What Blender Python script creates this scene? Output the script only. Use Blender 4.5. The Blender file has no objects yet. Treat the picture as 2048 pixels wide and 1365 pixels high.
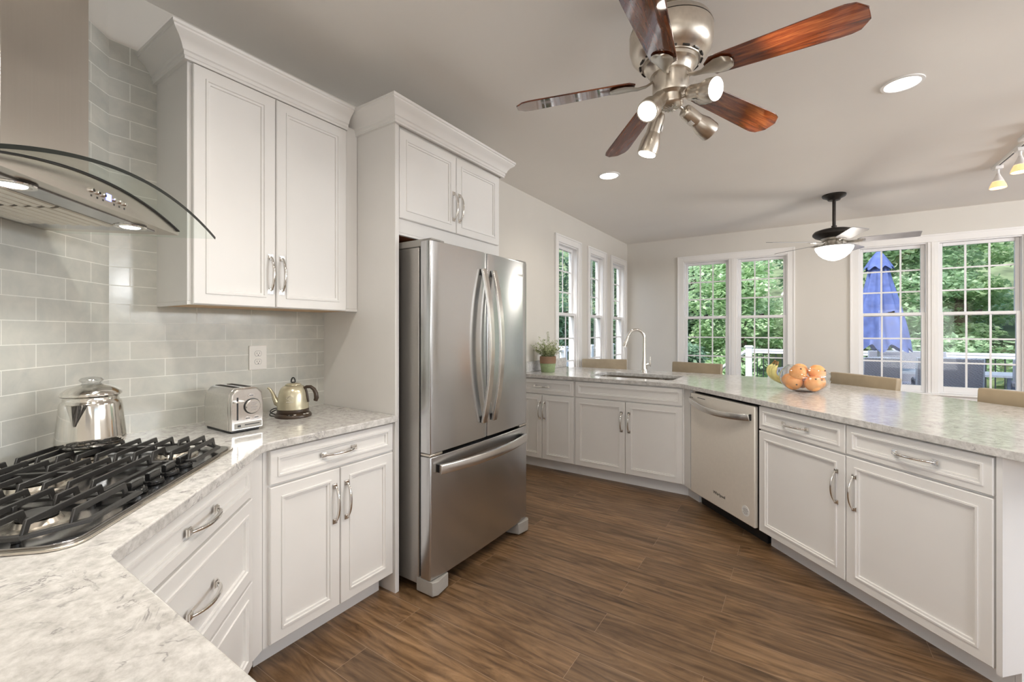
import bpy, bmesh, math, random
from mathutils import Vector, Matrix
random.seed(7)
R = math.radians
C = bpy.context.scene.collection
SC = bpy.context.scene

# ------------------------------------------------------------------ camera
cam_d = bpy.data.cameras.new('camera')
cam = bpy.data.objects.new('camera', cam_d); C.objects.link(cam)
YAW = 33.44
cam.location = (0, 0, 1.34)
cam.rotation_euler = (R(90), 0, R(YAW))
cam_d.sensor_width = 36
cam_d.lens = 870.2 / 2048 * 36
cam_d.shift_y = -(682.5 - 663.4) / 2048
cam_d.clip_start = 0.02
cam_d.clip_end = 200
SC.camera = cam

# ------------------------------------------------------------------ world, sun, added fill lamps, exposure
SC.view_settings.view_transform = 'Standard'
SC.view_settings.look = 'None'
SC.view_settings.gamma = 1.0
SC.view_settings.exposure = 0.22
SC.cycles.use_denoising = True
SC.cycles.max_bounces = 10
SC.cycles.diffuse_bounces = 5
SC.cycles.transparent_max_bounces = 16
SC.cycles.caustics_reflective = False
SC.cycles.caustics_refractive = False
SC.cycles.sample_clamp_indirect = 6.0

W = bpy.data.worlds.new('sky'); SC.world = W; W.use_nodes = True
wn = W.node_tree.nodes; wl = W.node_tree.links
sky = wn.new('ShaderNodeTexSky'); sky.sky_type = 'NISHITA'
sky.sun_disc = False; sky.sun_elevation = R(48); sky.sun_rotation = R(190); sky.air_density = 1.0; sky.dust_density = 2.0
wl.new(sky.outputs[0], wn['Background'].inputs[0]); wn['Background'].inputs[1].default_value = 0.38

sun_d = bpy.data.lights.new('sun', 'SUN'); sun_d.energy = 3.3; sun_d.angle = R(8); sun_d.color = (1, .97, .9)
sun = bpy.data.objects.new('sun', sun_d); C.objects.link(sun)
sun.rotation_euler = (R(42), 0, R(-12))

def area(name, loc, rot, sx, sy, power, col=(1, 1, 1)):
    d = bpy.data.lights.new(name, 'AREA'); d.shape = 'RECTANGLE'; d.size = sx; d.size_y = sy; d.energy = power; d.color = col
    o = bpy.data.objects.new(name, d); C.objects.link(o); o.location = loc; o.rotation_euler = rot
    return o
# fill lamps added at assumed, unseen openings to brighten ceiling and cabinets
area('fill_east', (4.93, 1.2, 1.45), (0, R(128), 0), 1.7, 1.9, 26, (.92, .96, 1))
area('fill_east_high', (4.93, 3.7, 2.12), (0, R(140), 0), .7, 2.6, 185, (.95, .97, 1))  # set high and tilted up, added to lift the ceiling
area('fill_rear', (2.6, -2.93, 1.15), (R(122), 0, R(8)), 2.0, 2.0, 85, (.95, .97, 1))  # added fill at the unseen rear wall

area('fill_front', (.2, -.40, 1.70), (R(128), 0, 0), 1.5, 1.0, 9, (1, .98, .95))  # added fill from the camera side, in an assumed unseen opening

# ------------------------------------------------------------------ materials
def principled(name, col=(.8, .8, .8), rough=.5, metal=0., **kw):
    m = bpy.data.materials.new(name); m.use_nodes = True
    b = m.node_tree.nodes['Principled BSDF']
    b.inputs['Base Color'].default_value = (*col, 1); b.inputs['Roughness'].default_value = rough; b.inputs['Metallic'].default_value = metal
    for k, v in kw.items():
        b.inputs[k.replace('_', ' ')].default_value = v
    return m
def N(m, t, **kw):
    n = m.node_tree.nodes.new(t)
    for k, v in kw.items():
        setattr(n, k, v)
    return n
def L(m, a, b): m.node_tree.links.new(a, b)
def PB(m): return m.node_tree.nodes['Principled BSDF']
def coords(m, scale=(1, 1, 1), rot=(0, 0, 0), loc=(0, 0, 0)):
    tc = N(m, 'ShaderNodeTexCoord'); mp = N(m, 'ShaderNodeMapping')
    mp.inputs['Scale'].default_value = scale; mp.inputs['Rotation'].default_value = rot; mp.inputs['Location'].default_value = loc
    L(m, tc.outputs['Object'], mp.inputs['Vector']); return mp.outputs['Vector']
def ramp(m, stops):
    n = N(m, 'ShaderNodeValToRGB'); e = n.color_ramp.elements
    while len(e) < len(stops): e.new(.5)
    for i, (p, c) in enumerate(stops):
        e[i].position = p; e[i].color = (*c, 1)
    return n
def noise(m, vec, scale, detail=3, rough=.5, dist=0):
    n = N(m, 'ShaderNodeTexNoise'); n.inputs['Scale'].default_value = scale; n.inputs['Detail'].default_value = detail
    n.inputs['Roughness'].default_value = rough; n.inputs['Distortion'].default_value = dist
    L(m, vec, n.inputs['Vector']); return n
def bump(m, h, strength=.1, dist=.01):
    b = N(m, 'ShaderNodeBump'); b.inputs['Strength'].default_value = strength; b.inputs['Distance'].default_value = dist
    L(m, h, b.inputs['Height']); L(m, b.outputs[0], PB(m).inputs['Normal']); return b
def speckle(name, col, rough, metal=0, amt=.06, scale=30, **kw):
    """a plain coat with a faint procedural variation"""
    m = principled(name, col, rough, metal, **kw)
    n = noise(m, coords(m), scale, 2)
    r = ramp(m, [(.3, tuple(c * (1 - amt) for c in col)), (.7, tuple(min(1, c * (1 + amt)) for c in col))])
    L(m, n.outputs['Fac'], r.inputs[0]); L(m, r.outputs[0], PB(m).inputs['Base Color'])
    return m
M = {}
M['cab'] = speckle('painted cabinet white', (.80, .785, .765), .38, amt=.01, scale=6)
M['cab_end'] = speckle('painted end panel', (.78, .77, .76), .45, amt=.01, scale=6)
M['wall'] = speckle('greige wall paint', (.68, .65, .60), .85, amt=.012, scale=3)
M['ceil'] = speckle('ceiling paint', (.87, .845, .81), .9, amt=.01, scale=2)
M['trim'] = speckle('white trim paint', (.86, .845, .83), .4, amt=.01, scale=5)
M['vinyl'] = speckle('white window vinyl', (.84, .83, .83), .35, amt=.01, scale=5)
M['muntin'] = speckle('window grille', (.83, .83, .84), .4, amt=.01)
M['wood_in'] = speckle('cherry plywood', (.38, .13, .05), .5, amt=.3, scale=14)
M['maple'] = speckle('raw maple edge', (.62, .42, .24), .6, amt=.15, scale=20)
M['black'] = speckle('black plastic', (.012, .012, .013), .4, amt=.1)
M['dark_gap'] = speckle('dark recess', (.02, .018, .016), .7, amt=.1)
M['iron'] = speckle('cast iron', (.028, .027, .026), .42, amt=.25, scale=300, Specular_IOR_Level=.6)
M['knob'] = speckle('black knob', (.012, .012, .012), .15, amt=.1)
M['chrome'] = speckle('polished chrome', (.82, .80, .77), .06, 1, amt=.02)
M['nickel'] = speckle('brushed nickel', (.64, .59, .52), .30, 1, amt=.04, scale=60)
M['pot_steel'] = speckle('polished steel', (.74, .715, .67), .10, 1, amt=.02)
M['toaster'] = speckle('brushed toaster steel', (.66, .64, .61), .22, 1, amt=.05, scale=90)
M['lens'] = principled('lamp lens', (1, 1, 1), .4, Emission_Color=(1, .95, .86, 1), Emission_Strength=7)
M['led'] = principled('led lens', (1, 1, 1), .4, Emission_Color=(.95, .98, 1, 1), Emission_Strength=9)
M['can_lens'] = principled('downlight lens', (1, 1, 1), .4, Emission_Color=(1, .94, .85, 1), Emission_Strength=6)
M['bowl_light'] = principled('frosted glowing bowl', (1, 1, 1), .4, Emission_Color=(1, .96, .9, 1), Emission_Strength=2.6)
M['amber'] = principled('glowing amber glass', (.9, .6, .35), .3, Emission_Color=(1, .50, .20, 1), Emission_Strength=.9)
M['shade_top'] = speckle('white track glass', (.72, .70, .69), .35, amt=.03)
M['blue_led'] = principled('blue display', (.1, .1, .5), .4, Emission_Color=(.16, .2, 1, 1), Emission_Strength=5)
M['bronze'] = speckle('dark bronze', (.045, .04, .036), .35, .6, amt=.15)
M['pewter'] = speckle('fan arm pewter', (.58, .55, .5), .3, 1, amt=.05)
M['grey_blade'] = speckle('grey washed blade', (.42, .41, .42), .35, amt=.08, scale=12)
M['leather'] = speckle('tan leather', (.36, .285, .19), .48, amt=.12, scale=8)
M['leg_wood'] = speckle('dark stool wood', (.07, .04, .025), .4, amt=.2)
M['outlet'] = speckle('ivory outlet plastic', (.80, .77, .72), .35, amt=.01)
M['grey_plastic'] = speckle('grey moulded plastic', (.36, .345, .32), .45, amt=.04)
M['gold'] = speckle('champagne enamel', (.60, .55, .40), .26, .55, amt=.04, scale=40)
M['brown'] = speckle('dark brown plastic', (.05, .032, .02), .35, amt=.1)
M['green_pot'] = speckle('green painted clay', (.30, .38, .20), .7, amt=.1, scale=50)
M['banana'] = speckle('banana skin', (.62, .56, .22), .5, amt=.12, scale=25)
M['banana_tip'] = speckle('banana stalk', (.26, .15, .05), .7, amt=.2)
M['print'] = principled('grey print', (.18, .18, .19), .5)
M['print_dark'] = principled('dark print', (.03, .03, .03), .5)
M['badge'] = speckle('raised steel lettering', (.75, .74, .72), .2, 1, amt=.02)
M['white_paper'] = speckle('white sticker', (.82, .82, .8), .6, amt=.02)
M['silver_paper'] = speckle('silver sticker', (.62, .6, .56), .45, amt=.02)
M['rail_white'] = speckle('white railing vinyl', (.80, .82, .86), .45, amt=.02)
M['baluster'] = speckle('black baluster', (.02, .025, .03), .5, amt=.1)
M['deck'] = speckle('grey deck boards', (.33, .31, .30), .7, amt=.15, scale=5)
M['umbrella'] = speckle('blue umbrella canvas', (.095, .135, .34), .85, amt=.22, scale=9)
M['alu'] = speckle('aluminium pole', (.5, .5, .52), .4, .8, amt=.05)
M['slate'] = speckle('patio table top', (.30, .33, .40), .5, amt=.1)
M['bark'] = speckle('tree bark', (.14, .10, .075), .9, amt=.35, scale=14)
M['teal_pot'] = speckle('dark teal planter', (.03, .06, .08), .4, amt=.1)
M['siding'] = speckle('beige siding', (.40, .37, .33), .8, amt=.05)

def orange_mat():
    m = principled('orange peel', (.86, .38, .12), .42)
    n = noise(m, coords(m), 220, 2); bump(m, n.outputs['Fac'], .25, .002)
    n2 = noise(m, coords(m), 12, 2); r = ramp(m, [(.3, (.86, .35, .11)), (.75, (.94, .50, .21))])
    L(m, n2.outputs['Fac'], r.inputs[0]); L(m, r.outputs[0], PB(m).inputs['Base Color']); return m
M['orange'] = orange_mat()

def woven(name, c1, c2, scale=40, b=.5):
    m = principled(name, c1, .8)
    w = N(m, 'ShaderNodeTexWave'); w.inputs['Scale'].default_value = scale; w.inputs['Distortion'].default_value = 2.0; w.bands_direction = 'DIAGONAL'
    L(m, coords(m, (1, 1, 2.2)), w.inputs['Vector'])
    r = ramp(m, [(.25, c2), (.6, c1)]); L(m, w.outputs['Fac'], r.inputs[0]); L(m, r.outputs[0], PB(m).inputs['Base Color'])
    bump(m, w.outputs['Fac'], b, .01); return m
M['wicker'] = woven('grey wicker', (.30, .31, .37), (.10, .105, .13), 16)
M['wicker_pale'] = woven('pale wicker', (.30, .31, .36), (.13, .135, .165), 18)
M['jute'] = woven('woven jute band', (.66, .42, .28), (.45, .25, .14), 90, .8)

def steel(name, col, rough, rot, stretch):
    """brushed stainless: fine brushing lines plus an anisotropic lobe"""
    m = principled(name, col, rough, 1)
    p = PB(m); p.inputs['Anisotropic'].default_value = .85; p.inputs['Anisotropic Rotation'].default_value = rot
    t = N(m, 'ShaderNodeTangent'); t.direction_type = 'RADIAL'; t.axis = 'Z'; L(m, t.outputs[0], p.inputs['Tangent'])
    n = noise(m, coords(m, stretch), 2, 1)
    c = ramp(m, [(.3, tuple(x * .985 for x in col)), (.7, tuple(min(1, x * 1.01) for x in col))])
    L(m, n.outputs['Fac'], c.inputs[0]); L(m, c.outputs[0], p.inputs['Base Color'])
    return m
M['steel'] = steel('brushed stainless door', (.565, .57, .578), .20, .25, (1.5, 1.5, 120))
M['steel_dw'] = speckle('brushed stainless panel', (.84, .79, .715), .42, .30, amt=.015, scale=60)
M['steel_hood'] = steel('brushed stainless hood', (.62, .58, .53), .25, .0, (120, 120, 2))
M['steel_side'] = speckle('grey steel side', (.44, .42, .395), .33, .7, amt=.03, scale=120)
M['steel_bar'] = speckle('satin steel bar', (.74, .72, .69), .22, 1, amt=.03, scale=90)
M['hob_steel'] = speckle('stainless hob', (.42, .42, .43), .17, 1, amt=.06, scale=40)
M['hob_edge'] = speckle('stainless hob edge', (.70, .65, .58), .25, 1, amt=.03, scale=40)
M['sink_steel'] = speckle('stainless basin', (.55, .50, .44), .28, 1, amt=.04, scale=60)

def glass_mat(name, tint=(1, 1, 1), refl=1.0, base=.02):
    m = bpy.data.materials.new(name); m.use_nodes = True; nt = m.node_tree
    nt.nodes.remove(nt.nodes['Principled BSDF'])
    tr = N(m, 'ShaderNodeBsdfTransparent'); tr.inputs[0].default_value = (*tint, 1)
    gl = N(m, 'ShaderNodeBsdfGlossy'); gl.inputs['Roughness'].default_value = .02
    fr = N(m, 'ShaderNodeLayerWeight'); fr.inputs[0].default_value = .5
    pw = N(m, 'ShaderNodeMath', operation='POWER'); pw.inputs[1].default_value = 4.5; L(m, fr.outputs['Facing'], pw.inputs[0])
    mu = N(m, 'ShaderNodeMath', operation='MULTIPLY_ADD'); mu.inputs[1].default_value = refl * .75; mu.inputs[2].default_value = base + .03 * refl
    mu.use_clamp = True
    mx = N(m, 'ShaderNodeMixShader'); L(m, pw.outputs[0], mu.inputs[0]); L(m, mu.outputs[0], mx.inputs[0])
    L(m, tr.outputs[0], mx.inputs[1]); L(m, gl.outputs[0], mx.inputs[2]); L(m, mx.outputs[0], nt.nodes['Material Output'].inputs[0]); return m
M['pane'] = glass_mat('window glass', (.97, .985, .98), .35, .0)
M['hood_glass'] = glass_mat('curved hood glass', (.95, .975, .96), .3, .0)
M['glass_edge'] = principled('polished glass edge', (.008, .012, .01), .25)
M['bowl_glass'] = glass_mat('clear bowl glass', (.95, .96, .96), 2.6, .02)
M['knob_glass'] = glass_mat('clear percolator knob', (.93, .94, .94), 2.2, .16)

def tile_mat():
    m = principled('glazed grey green tile', (.6, .6, .57), .16)
    v = coords(m)
    b = N(m, 'ShaderNodeTexBrick'); b.offset = .5; b.inputs['Scale'].default_value = 1
    b.inputs['Brick Width'].default_value = .2415; b.inputs['Row Height'].default_value = .0768
    b.inputs['Mortar Size'].default_value = .0016; b.inputs['Mortar Smooth'].default_value = .1; b.inputs['Bias'].default_value = 0
    b.inputs['Color1'].default_value = (.60, .595, .555, 1); b.inputs['Color2'].default_value = (.67, .665, .62, 1); b.inputs['Mortar'].default_value = (.84, .83, .79, 1)
    L(m, v, b.inputs['Vector'])
    n = noise(m, v, 14, 4, .6, .4); r = ramp(m, [(.3, (.88, .90, .90)), (.7, (1.05, 1.04, 1.02))]); L(m, n.outputs['Fac'], r.inputs[0])
    mx = N(m, 'ShaderNodeMixRGB', blend_type='MULTIPLY'); mx.inputs[0].default_value = 1
    L(m, b.outputs['Color'], mx.inputs[1]); L(m, r.outputs[0], mx.inputs[2]); L(m, mx.outputs[0], PB(m).inputs['Base Color'])
    n2 = noise(m, v, 9, 2)
    mr = N(m, 'ShaderNodeMath', operation='MULTIPLY_ADD'); mr.inputs[1].default_value = -1.0
    L(m, b.outputs['Fac'], mr.inputs[0]); L(m, n2.outputs['Fac'], mr.inputs[2])
    bump(m, mr.outputs[0], .18, .004)
    rr = N(m, 'ShaderNodeMapRange'); rr.inputs['To Min'].default_value = .14; rr.inputs['To Max'].default_value = .7
    L(m, b.outputs['Fac'], rr.inputs[0]); L(m, rr.outputs[0], PB(m).inputs['Roughness']); return m
M['tile'] = tile_mat()

def quartz_mat():
    m = principled('white veined quartz', (.8, .78, .75), .13)
    v = coords(m)
    n1 = noise(m, v, 34, 9, .72, .15); r1 = ramp(m, [(.28, (.39, .375, .355)), (.46, (.56, .545, .525)), (.62, (.70, .685, .665))]); L(m, n1.outputs['Fac'], r1.inputs[0])
    # broken dark veins: the zero line of a distorted noise, masked by another noise
    n2 = noise(m, v, 11, 4, .6, 1.2)
    s = N(m, 'ShaderNodeMath', operation='SUBTRACT'); s.inputs[1].default_value = .5; L(m, n2.outputs['Fac'], s.inputs[0])
    a = N(m, 'ShaderNodeMath', operation='ABSOLUTE'); L(m, s.outputs[0], a.inputs[0])
    r2 = ramp(m, [(.0, (1, 1, 1)), (.024, (0, 0, 0))]); L(m, a.outputs[0], r2.inputs[0])
    n3 = noise(m, v, 14, 3, .6, .3); r3 = ramp(m, [(.48, (0, 0, 0)), (.62, (1, 1, 1))]); L(m, n3.outputs['Fac'], r3.inputs[0])
    mu = N(m, 'ShaderNodeMath', operation='MULTIPLY'); L(m, r2.outputs[0], mu.inputs[0]); L(m, r3.outputs[0], mu.inputs[1])
    m2 = N(m, 'ShaderNodeMath', operation='MULTIPLY'); m2.inputs[1].default_value = .8; L(m, mu.outputs[0], m2.inputs[0])
    mx = N(m, 'ShaderNodeMixRGB'); mx.inputs[2].default_value = (.22, .205, .21, 1)
    L(m, m2.outputs[0], mx.inputs[0]); L(m, r1.outputs[0], mx.inputs[1]); L(m, mx.outputs[0], PB(m).inputs['Base Color']); return m
M['quartz'] = quartz_mat()

def floor_mat():
    m = principled('hand scraped wood planks', (.2, .12, .07), .32)
    tc = N(m, 'ShaderNodeTexCoord')
    mp = N(m, 'ShaderNodeMapping'); mp.inputs['Location'].default_value = (.31, -1.51 + .155 * 20, 0); L(m, tc.outputs['Object'], mp.inputs['Vector'])
    b = N(m, 'ShaderNodeTexBrick'); b.offset = .37; b.offset_frequency = 2; b.inputs['Scale'].default_value = 1
    b.inputs['Brick Width'].default_value = 1.22; b.inputs['Row Height'].default_value = .155
    b.inputs['Mortar Size'].default_value = .0011; b.inputs['Mortar Smooth'].default_value = .2; b.inputs['Bias'].default_value = 0
    b.inputs['Color1'].default_value = (0, 0, 0, 1); b.inputs['Color2'].default_value = (1, 1, 1, 1); b.inputs['Mortar'].default_value = (.5, .5, .5, 1)
    L(m, mp.outputs[0], b.inputs['Vector'])
    # shift the grain from plank to plank
    sc = N(m, 'ShaderNodeVectorMath', operation='MULTIPLY'); sc.inputs[1].default_value = (1.0, 6.5, 1); L(m, mp.outputs[0], sc.inputs[0])
    of = N(m, 'ShaderNodeVectorMath', operation='MULTIPLY'); of.inputs[1].default_value = (9, 7, 5); L(m, b.outputs['Color'], of.inputs[0])
    ad = N(m, 'ShaderNodeVectorMath', operation='ADD'); L(m, sc.outputs[0], ad.inputs[0]); L(m, of.outputs[0], ad.inputs[1])
    g = noise(m, ad.outputs[0], 2.6, 6, .62, 1.6)
    w = N(m, 'ShaderNodeTexWave'); w.wave_type = 'RINGS'; w.inputs['Scale'].default_value = 1.1; w.inputs['Distortion'].default_value = 9; w.inputs['Detail'].default_value = 3; w.inputs['Detail Scale'].default_value = 1.2
    L(m, ad.outputs[0], w.inputs['Vector'])
    rg = ramp(m, [(.25, (.058, .031, .015)), (.42, (.145, .083, .040)), (.6, (.245, .150, .080)), (.8, (.345, .225, .135))]); L(m, g.outputs['Fac'], rg.inputs[0])
    rw = ramp(m, [(.0, (.55, .52, .5)), (.35, (1, 1, 1))]); L(m, w.outputs['Fac'], rw.inputs[0])
    m1 = N(m, 'ShaderNodeMixRGB', blend_type='MULTIPLY'); m1.inputs[0].default_value = .6; L(m, rg.outputs[0], m1.inputs[1]); L(m, rw.outputs[0], m1.inputs[2])
    rp = ramp(m, [(.0, (.72, .70, .68)), (1, (1.22, 1.18, 1.12))]); L(m, b.outputs['Color'], rp.inputs[0])
    m2 = N(m, 'ShaderNodeMixRGB', blend_type='MULTIPLY'); m2.inputs[0].default_value = 1; L(m, m1.outputs[0], m2.inputs[1]); L(m, rp.outputs[0], m2.inputs[2])
    m3 = N(m, 'ShaderNodeMixRGB'); m3.inputs[2].default_value = (.30, .21, .14, 1); L(m, b.outputs['Fac'], m3.inputs[0]); L(m, m2.outputs[0], m3.inputs[1])
    L(m, m3.outputs[0], PB(m).inputs['Base Color'])
    hb = N(m, 'ShaderNodeMath', operation='MULTIPLY_ADD'); hb.inputs[1].default_value = .35; L(m, w.outputs['Fac'], hb.inputs[0]); L(m, g.outputs['Fac'], hb.inputs[2])
    bump(m, hb.outputs[0], .16, .006)
    rr = N(m, 'ShaderNodeMapRange'); rr.inputs['To Min'].default_value = .40; rr.inputs['To Max'].default_value = .27; L(m, g.outputs['Fac'], rr.inputs[0]); L(m, rr.outputs[0], PB(m).inputs['Roughness'])
    return m
M['floor'] = floor_mat()

def blade_mat():
    m = principled('glossy mahogany blade', (.2, .06, .02), .06, Coat_Weight=.6, Coat_Roughness=.03)
    v = coords(m, (1.2, 14, 1)); n = noise(m, v, 4, 5, .6, 1.0)
    r = ramp(m, [(.28, (.030, .007, .004)), (.5, (.135, .030, .010)), (.72, (.27, .082, .024))]); L(m, n.outputs['Fac'], r.inputs[0]); L(m, r.outputs[0], PB(m).inputs['Base Color']); return m
M['blade'] = blade_mat()

def leaf_mat(name, cols, trans=.5):
    m = principled(name, cols[1], .5)
    g = N(m, 'ShaderNodeNewGeometry'); r = ramp(m, [(0, cols[0]), (.5, cols[1]), (1, cols[2])])
    L(m, g.outputs['Random Per Island'], r.inputs[0]); L(m, r.outputs[0], PB(m).inputs['Base Color'])
    t = N(m, 'ShaderNodeBsdfTranslucent'); L(m, r.outputs[0], t.inputs[0])
    mx = N(m, 'ShaderNodeMixShader'); mx.inputs[0].default_value = trans
    L(m, PB(m).outputs[0], mx.inputs[1]); L(m, t.outputs[0], mx.inputs[2]); L(m, mx.outputs[0], m.node_tree.nodes['Material Output'].inputs[0]); return m
M['leaf_a'] = leaf_mat('bright woodland leaves', ((.26, .40, .24), (.46, .62, .40), (.66, .80, .58)))
M['leaf_b'] = leaf_mat('deep woodland leaves', ((.15, .26, .17), (.29, .44, .29), (.44, .60, .42)))
M['leaf_c'] = leaf_mat('pale woodland leaves', ((.38, .54, .30), (.58, .74, .47), (.78, .90, .68)))
M['herb'] = leaf_mat('pale fern leaves', ((.30, .36, .17), (.48, .53, .30), (.66, .68, .48)), .25)
M['hill'] = speckle('wooded hillside', (.16, .20, .10), .95, amt=.5, scale=1.5)

# ------------------------------------------------------------------ geometry helpers
class MB:
    def __init__(s): s.bm = bmesh.new(); s.M = Matrix.Identity(4); s.mi = 0
    def v(s, co): return s.bm.verts.new(s.M @ Vector(co))
    def f(s, vs):
        try:
            fc = s.bm.faces.new(vs); fc.material_index = s.mi; return fc
        except ValueError: return None
    def box(s, x0, x1, y0, y1, z0, z1):
        if x0 > x1: x0, x1 = x1, x0
        if y0 > y1: y0, y1 = y1, y0
        if z0 > z1: z0, z1 = z1, z0
        a = [s.v((x, y, z)) for z in (z0, z1) for x, y in ((x0, y0), (x1, y0), (x1, y1), (x0, y1))]
        for q in ((3, 2, 1, 0), (4, 5, 6, 7), (0, 1, 5, 4), (1, 2, 6, 5), (2, 3, 7, 6), (3, 0, 4, 7)): s.f([a[i] for i in q])
        return s
    def rings(s, loops, closed=True, cap0=True, cap1=True):
        vs = [[s.v(p) for p in lp] for lp in loops]; n = len(vs[0])
        for a, b in zip(vs, vs[1:]):
            for i in range(n if closed else n - 1):
                j = (i + 1) % n; s.f([a[i], a[j], b[j], b[i]])
        if cap0 and closed: s.f(list(reversed(vs[0])))
        if cap1 and closed: s.f(vs[-1])
        return s
    def lathe(s, prof, seg=24, c=(0, 0, 0), cap0=True, cap1=True):
        lp = []
        for r, z in prof:
            r = max(r, 1e-4)
            lp.append([(c[0] + r * math.cos(2 * math.pi * i / seg), c[1] + r * math.sin(2 * math.pi * i / seg), c[2] + z) for i in range(seg)])
        return s.rings(lp, True, cap0, cap1)
    def tube(s, pts, r, seg=10, flat=None, closed=False, up=None):
        """round (or flat=(rx,ry) rectangular-ish) bar along a polyline"""
        pts = [Vector(p) for p in pts]; n = len(pts); lp = []
        rs = r if isinstance(r, (list, tuple)) else [r] * n
        t0 = (pts[1] - pts[0]).normalized()
        u = Vector(up) if up else (Vector((0, 0, 1)) if abs(t0.z) < .9 else Vector((1, 0, 0)))
        u = (u - t0 * u.dot(t0)).normalized()
        for i, p in enumerate(pts):
            if closed: t = (pts[(i + 1) % n] - pts[i - 1]).normalized()
            else: t = (pts[min(i + 1, n - 1)] - pts[max(i - 1, 0)]).normalized()
            u = (u - t * u.dot(t)).normalized(); w = t.cross(u)
            if flat:
                fx, fy = flat; k = rs[i] if isinstance(r, (list, tuple)) else 1
                lp.append([p + w * (a * fx * k) + u * (b * fy * k) for a, b in ((-1, -.7), (-.8, -1), (.8, -1), (1, -.7), (1, .7), (.8, 1), (-.8, 1), (-1, .7))])
            else:
                lp.append([p + (w * math.cos(2 * math.pi * k / seg) + u * math.sin(2 * math.pi * k / seg)) * rs[i] for k in range(seg)])
        if closed: lp.append(lp[0])
        return s.rings(lp, True, not closed, not closed)
    def cyl(s, p0, p1, r0, r1=None, seg=16): return s.tube([p0, p1], [r0, r0 if r1 is None else r1], seg)
    def prism(s, poly, z0, z1, holes=()):
        loops = [poly] + list(holes); edges = []; bot = []
        for lp in loops:
            vs = [s.v((x, y, z1)) for x, y in lp]; bot.append((vs, [s.v((x, y, z0)) for x, y in lp]))
            for i in range(len(vs)): edges.append(s.bm.edges.new((vs[i], vs[(i + 1) % len(vs)])))
        if holes:
            r = bmesh.ops.triangle_fill(s.bm, use_beauty=True, use_dissolve=False, edges=edges)
            fs = [g for g in r['geom'] if isinstance(g, bmesh.types.BMFace)]
            mp = {}
            for a, b in bot:
                for p, q in zip(a, b): mp[p] = q
            for fc in fs:
                fc.material_index = s.mi; s.f([mp[v] for v in reversed(fc.verts)])
        else:
            s.f(bot[0][0]); s.f(list(reversed(bot[0][1])))
        for a, b in bot:
            for i in range(len(a)):
                j = (i + 1) % len(a); s.f([b[i], b[j], a[j], a[i]])
        return s
    def door(s, x0, x1, z0, z1, t=.02, fr=.055):
        """five piece door front: bevelled edge, frame, bead, recessed flat panel; front is -y, back at y=0"""
        st = [(0, 0), (0, -t + .003), (.003, -t), (fr - .012, -t), (fr - .011, -t - .0045), (fr - .004, -t - .0045), (fr - .002, -t + .001), (fr + .006, -t + .002), (fr + .0075, -t + .009)]
        lp = [[(x0 + d, y, z0 + d), (x1 - d, y, z0 + d), (x1 - d, y, z1 - d), (x0 + d, y, z1 - d)] for d, y in st]
        return s.rings(lp)
    def sweep(s, prof, path):
        """profile [(out, z)] swept along a 2D path with mitred corners; out is to the right of travel"""
        P = [Vector(p) for p in path]; lp = []
        for i, p in enumerate(P):
            d0 = (P[i] - P[i - 1]).normalized() if i else (P[1] - P[0]).normalized()
            d1 = (P[i + 1] - P[i]).normalized() if i < len(P) - 1 else d0
            n0 = Vector((d0.y, -d0.x)); n1 = Vector((d1.y, -d1.x)); m = (n0 + n1); m = m / max(m.dot(n0), .2)
            lp.append([(p.x + m.x * o, p.y + m.y * o, z) for o, z in prof])
        return s.rings(lp)
    def build(s, name, mat, parent=None, smooth=True, bevel=0, seg=2, world=False, ang=38, fix=True):
        if fix: bmesh.ops.recalc_face_normals(s.bm, faces=s.bm.faces[:])
        if world and parent is not None: s.bm.transform(WM[parent.name].inverted())
        me = bpy.data.meshes.new(name); s.bm.to_mesh(me); s.bm.free()
        if smooth:
            me.polygons.foreach_set('use_smooth', [True] * len(me.polygons)); me.set_sharp_from_angle(angle=R(ang))
        for mt in (mat if isinstance(mat, (list, tuple)) else [mat]): me.materials.append(mt)
        o = bpy.data.objects.new(name, me); C.objects.link(o)
        if parent is not None:
            o.parent = parent
            WM[o.name] = WM.get(parent.name, Matrix.Identity(4))
        if bevel:
            b = o.modifiers.new('bevel', 'BEVEL'); b.width = bevel; b.segments = seg; b.limit_method = 'ANGLE'; b.angle_limit = R(40)
        return o
WM = {}
def thing(name, label, cat, loc=(0, 0, 0), rotz=0, group=None, rot=None):
    o = bpy.data.objects.new(name, None); C.objects.link(o); o.empty_display_size = .1
    o.location = loc; o.rotation_euler = rot if rot else (0, 0, rotz)
    WM[o.name] = Matrix.Translation(Vector(loc)) @ o.rotation_euler.to_matrix().to_4x4()
    o['label'] = label; o['category'] = cat
    if group: o['group'] = group
    return o
def tag(o, label, cat, group=None):
    o['label'] = label; o['category'] = cat
    if group: o['group'] = group
    return o
def struct(o, label=None):
    o['kind'] = 'structure'
    if label: o['label'] = label
    return o
def kids(o): return [c for c in list(C.objects) if c.parent is o]
def copy_tree(o, parent=None):
    c = o.copy(); C.objects.link(c)
    if parent is not None: c.parent = parent
    for ch in kids(o): copy_tree(ch, c)
    return c
def place(o, loc, rotz=0): o.location = loc; o.rotation_euler = (0, 0, rotz); return o
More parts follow.
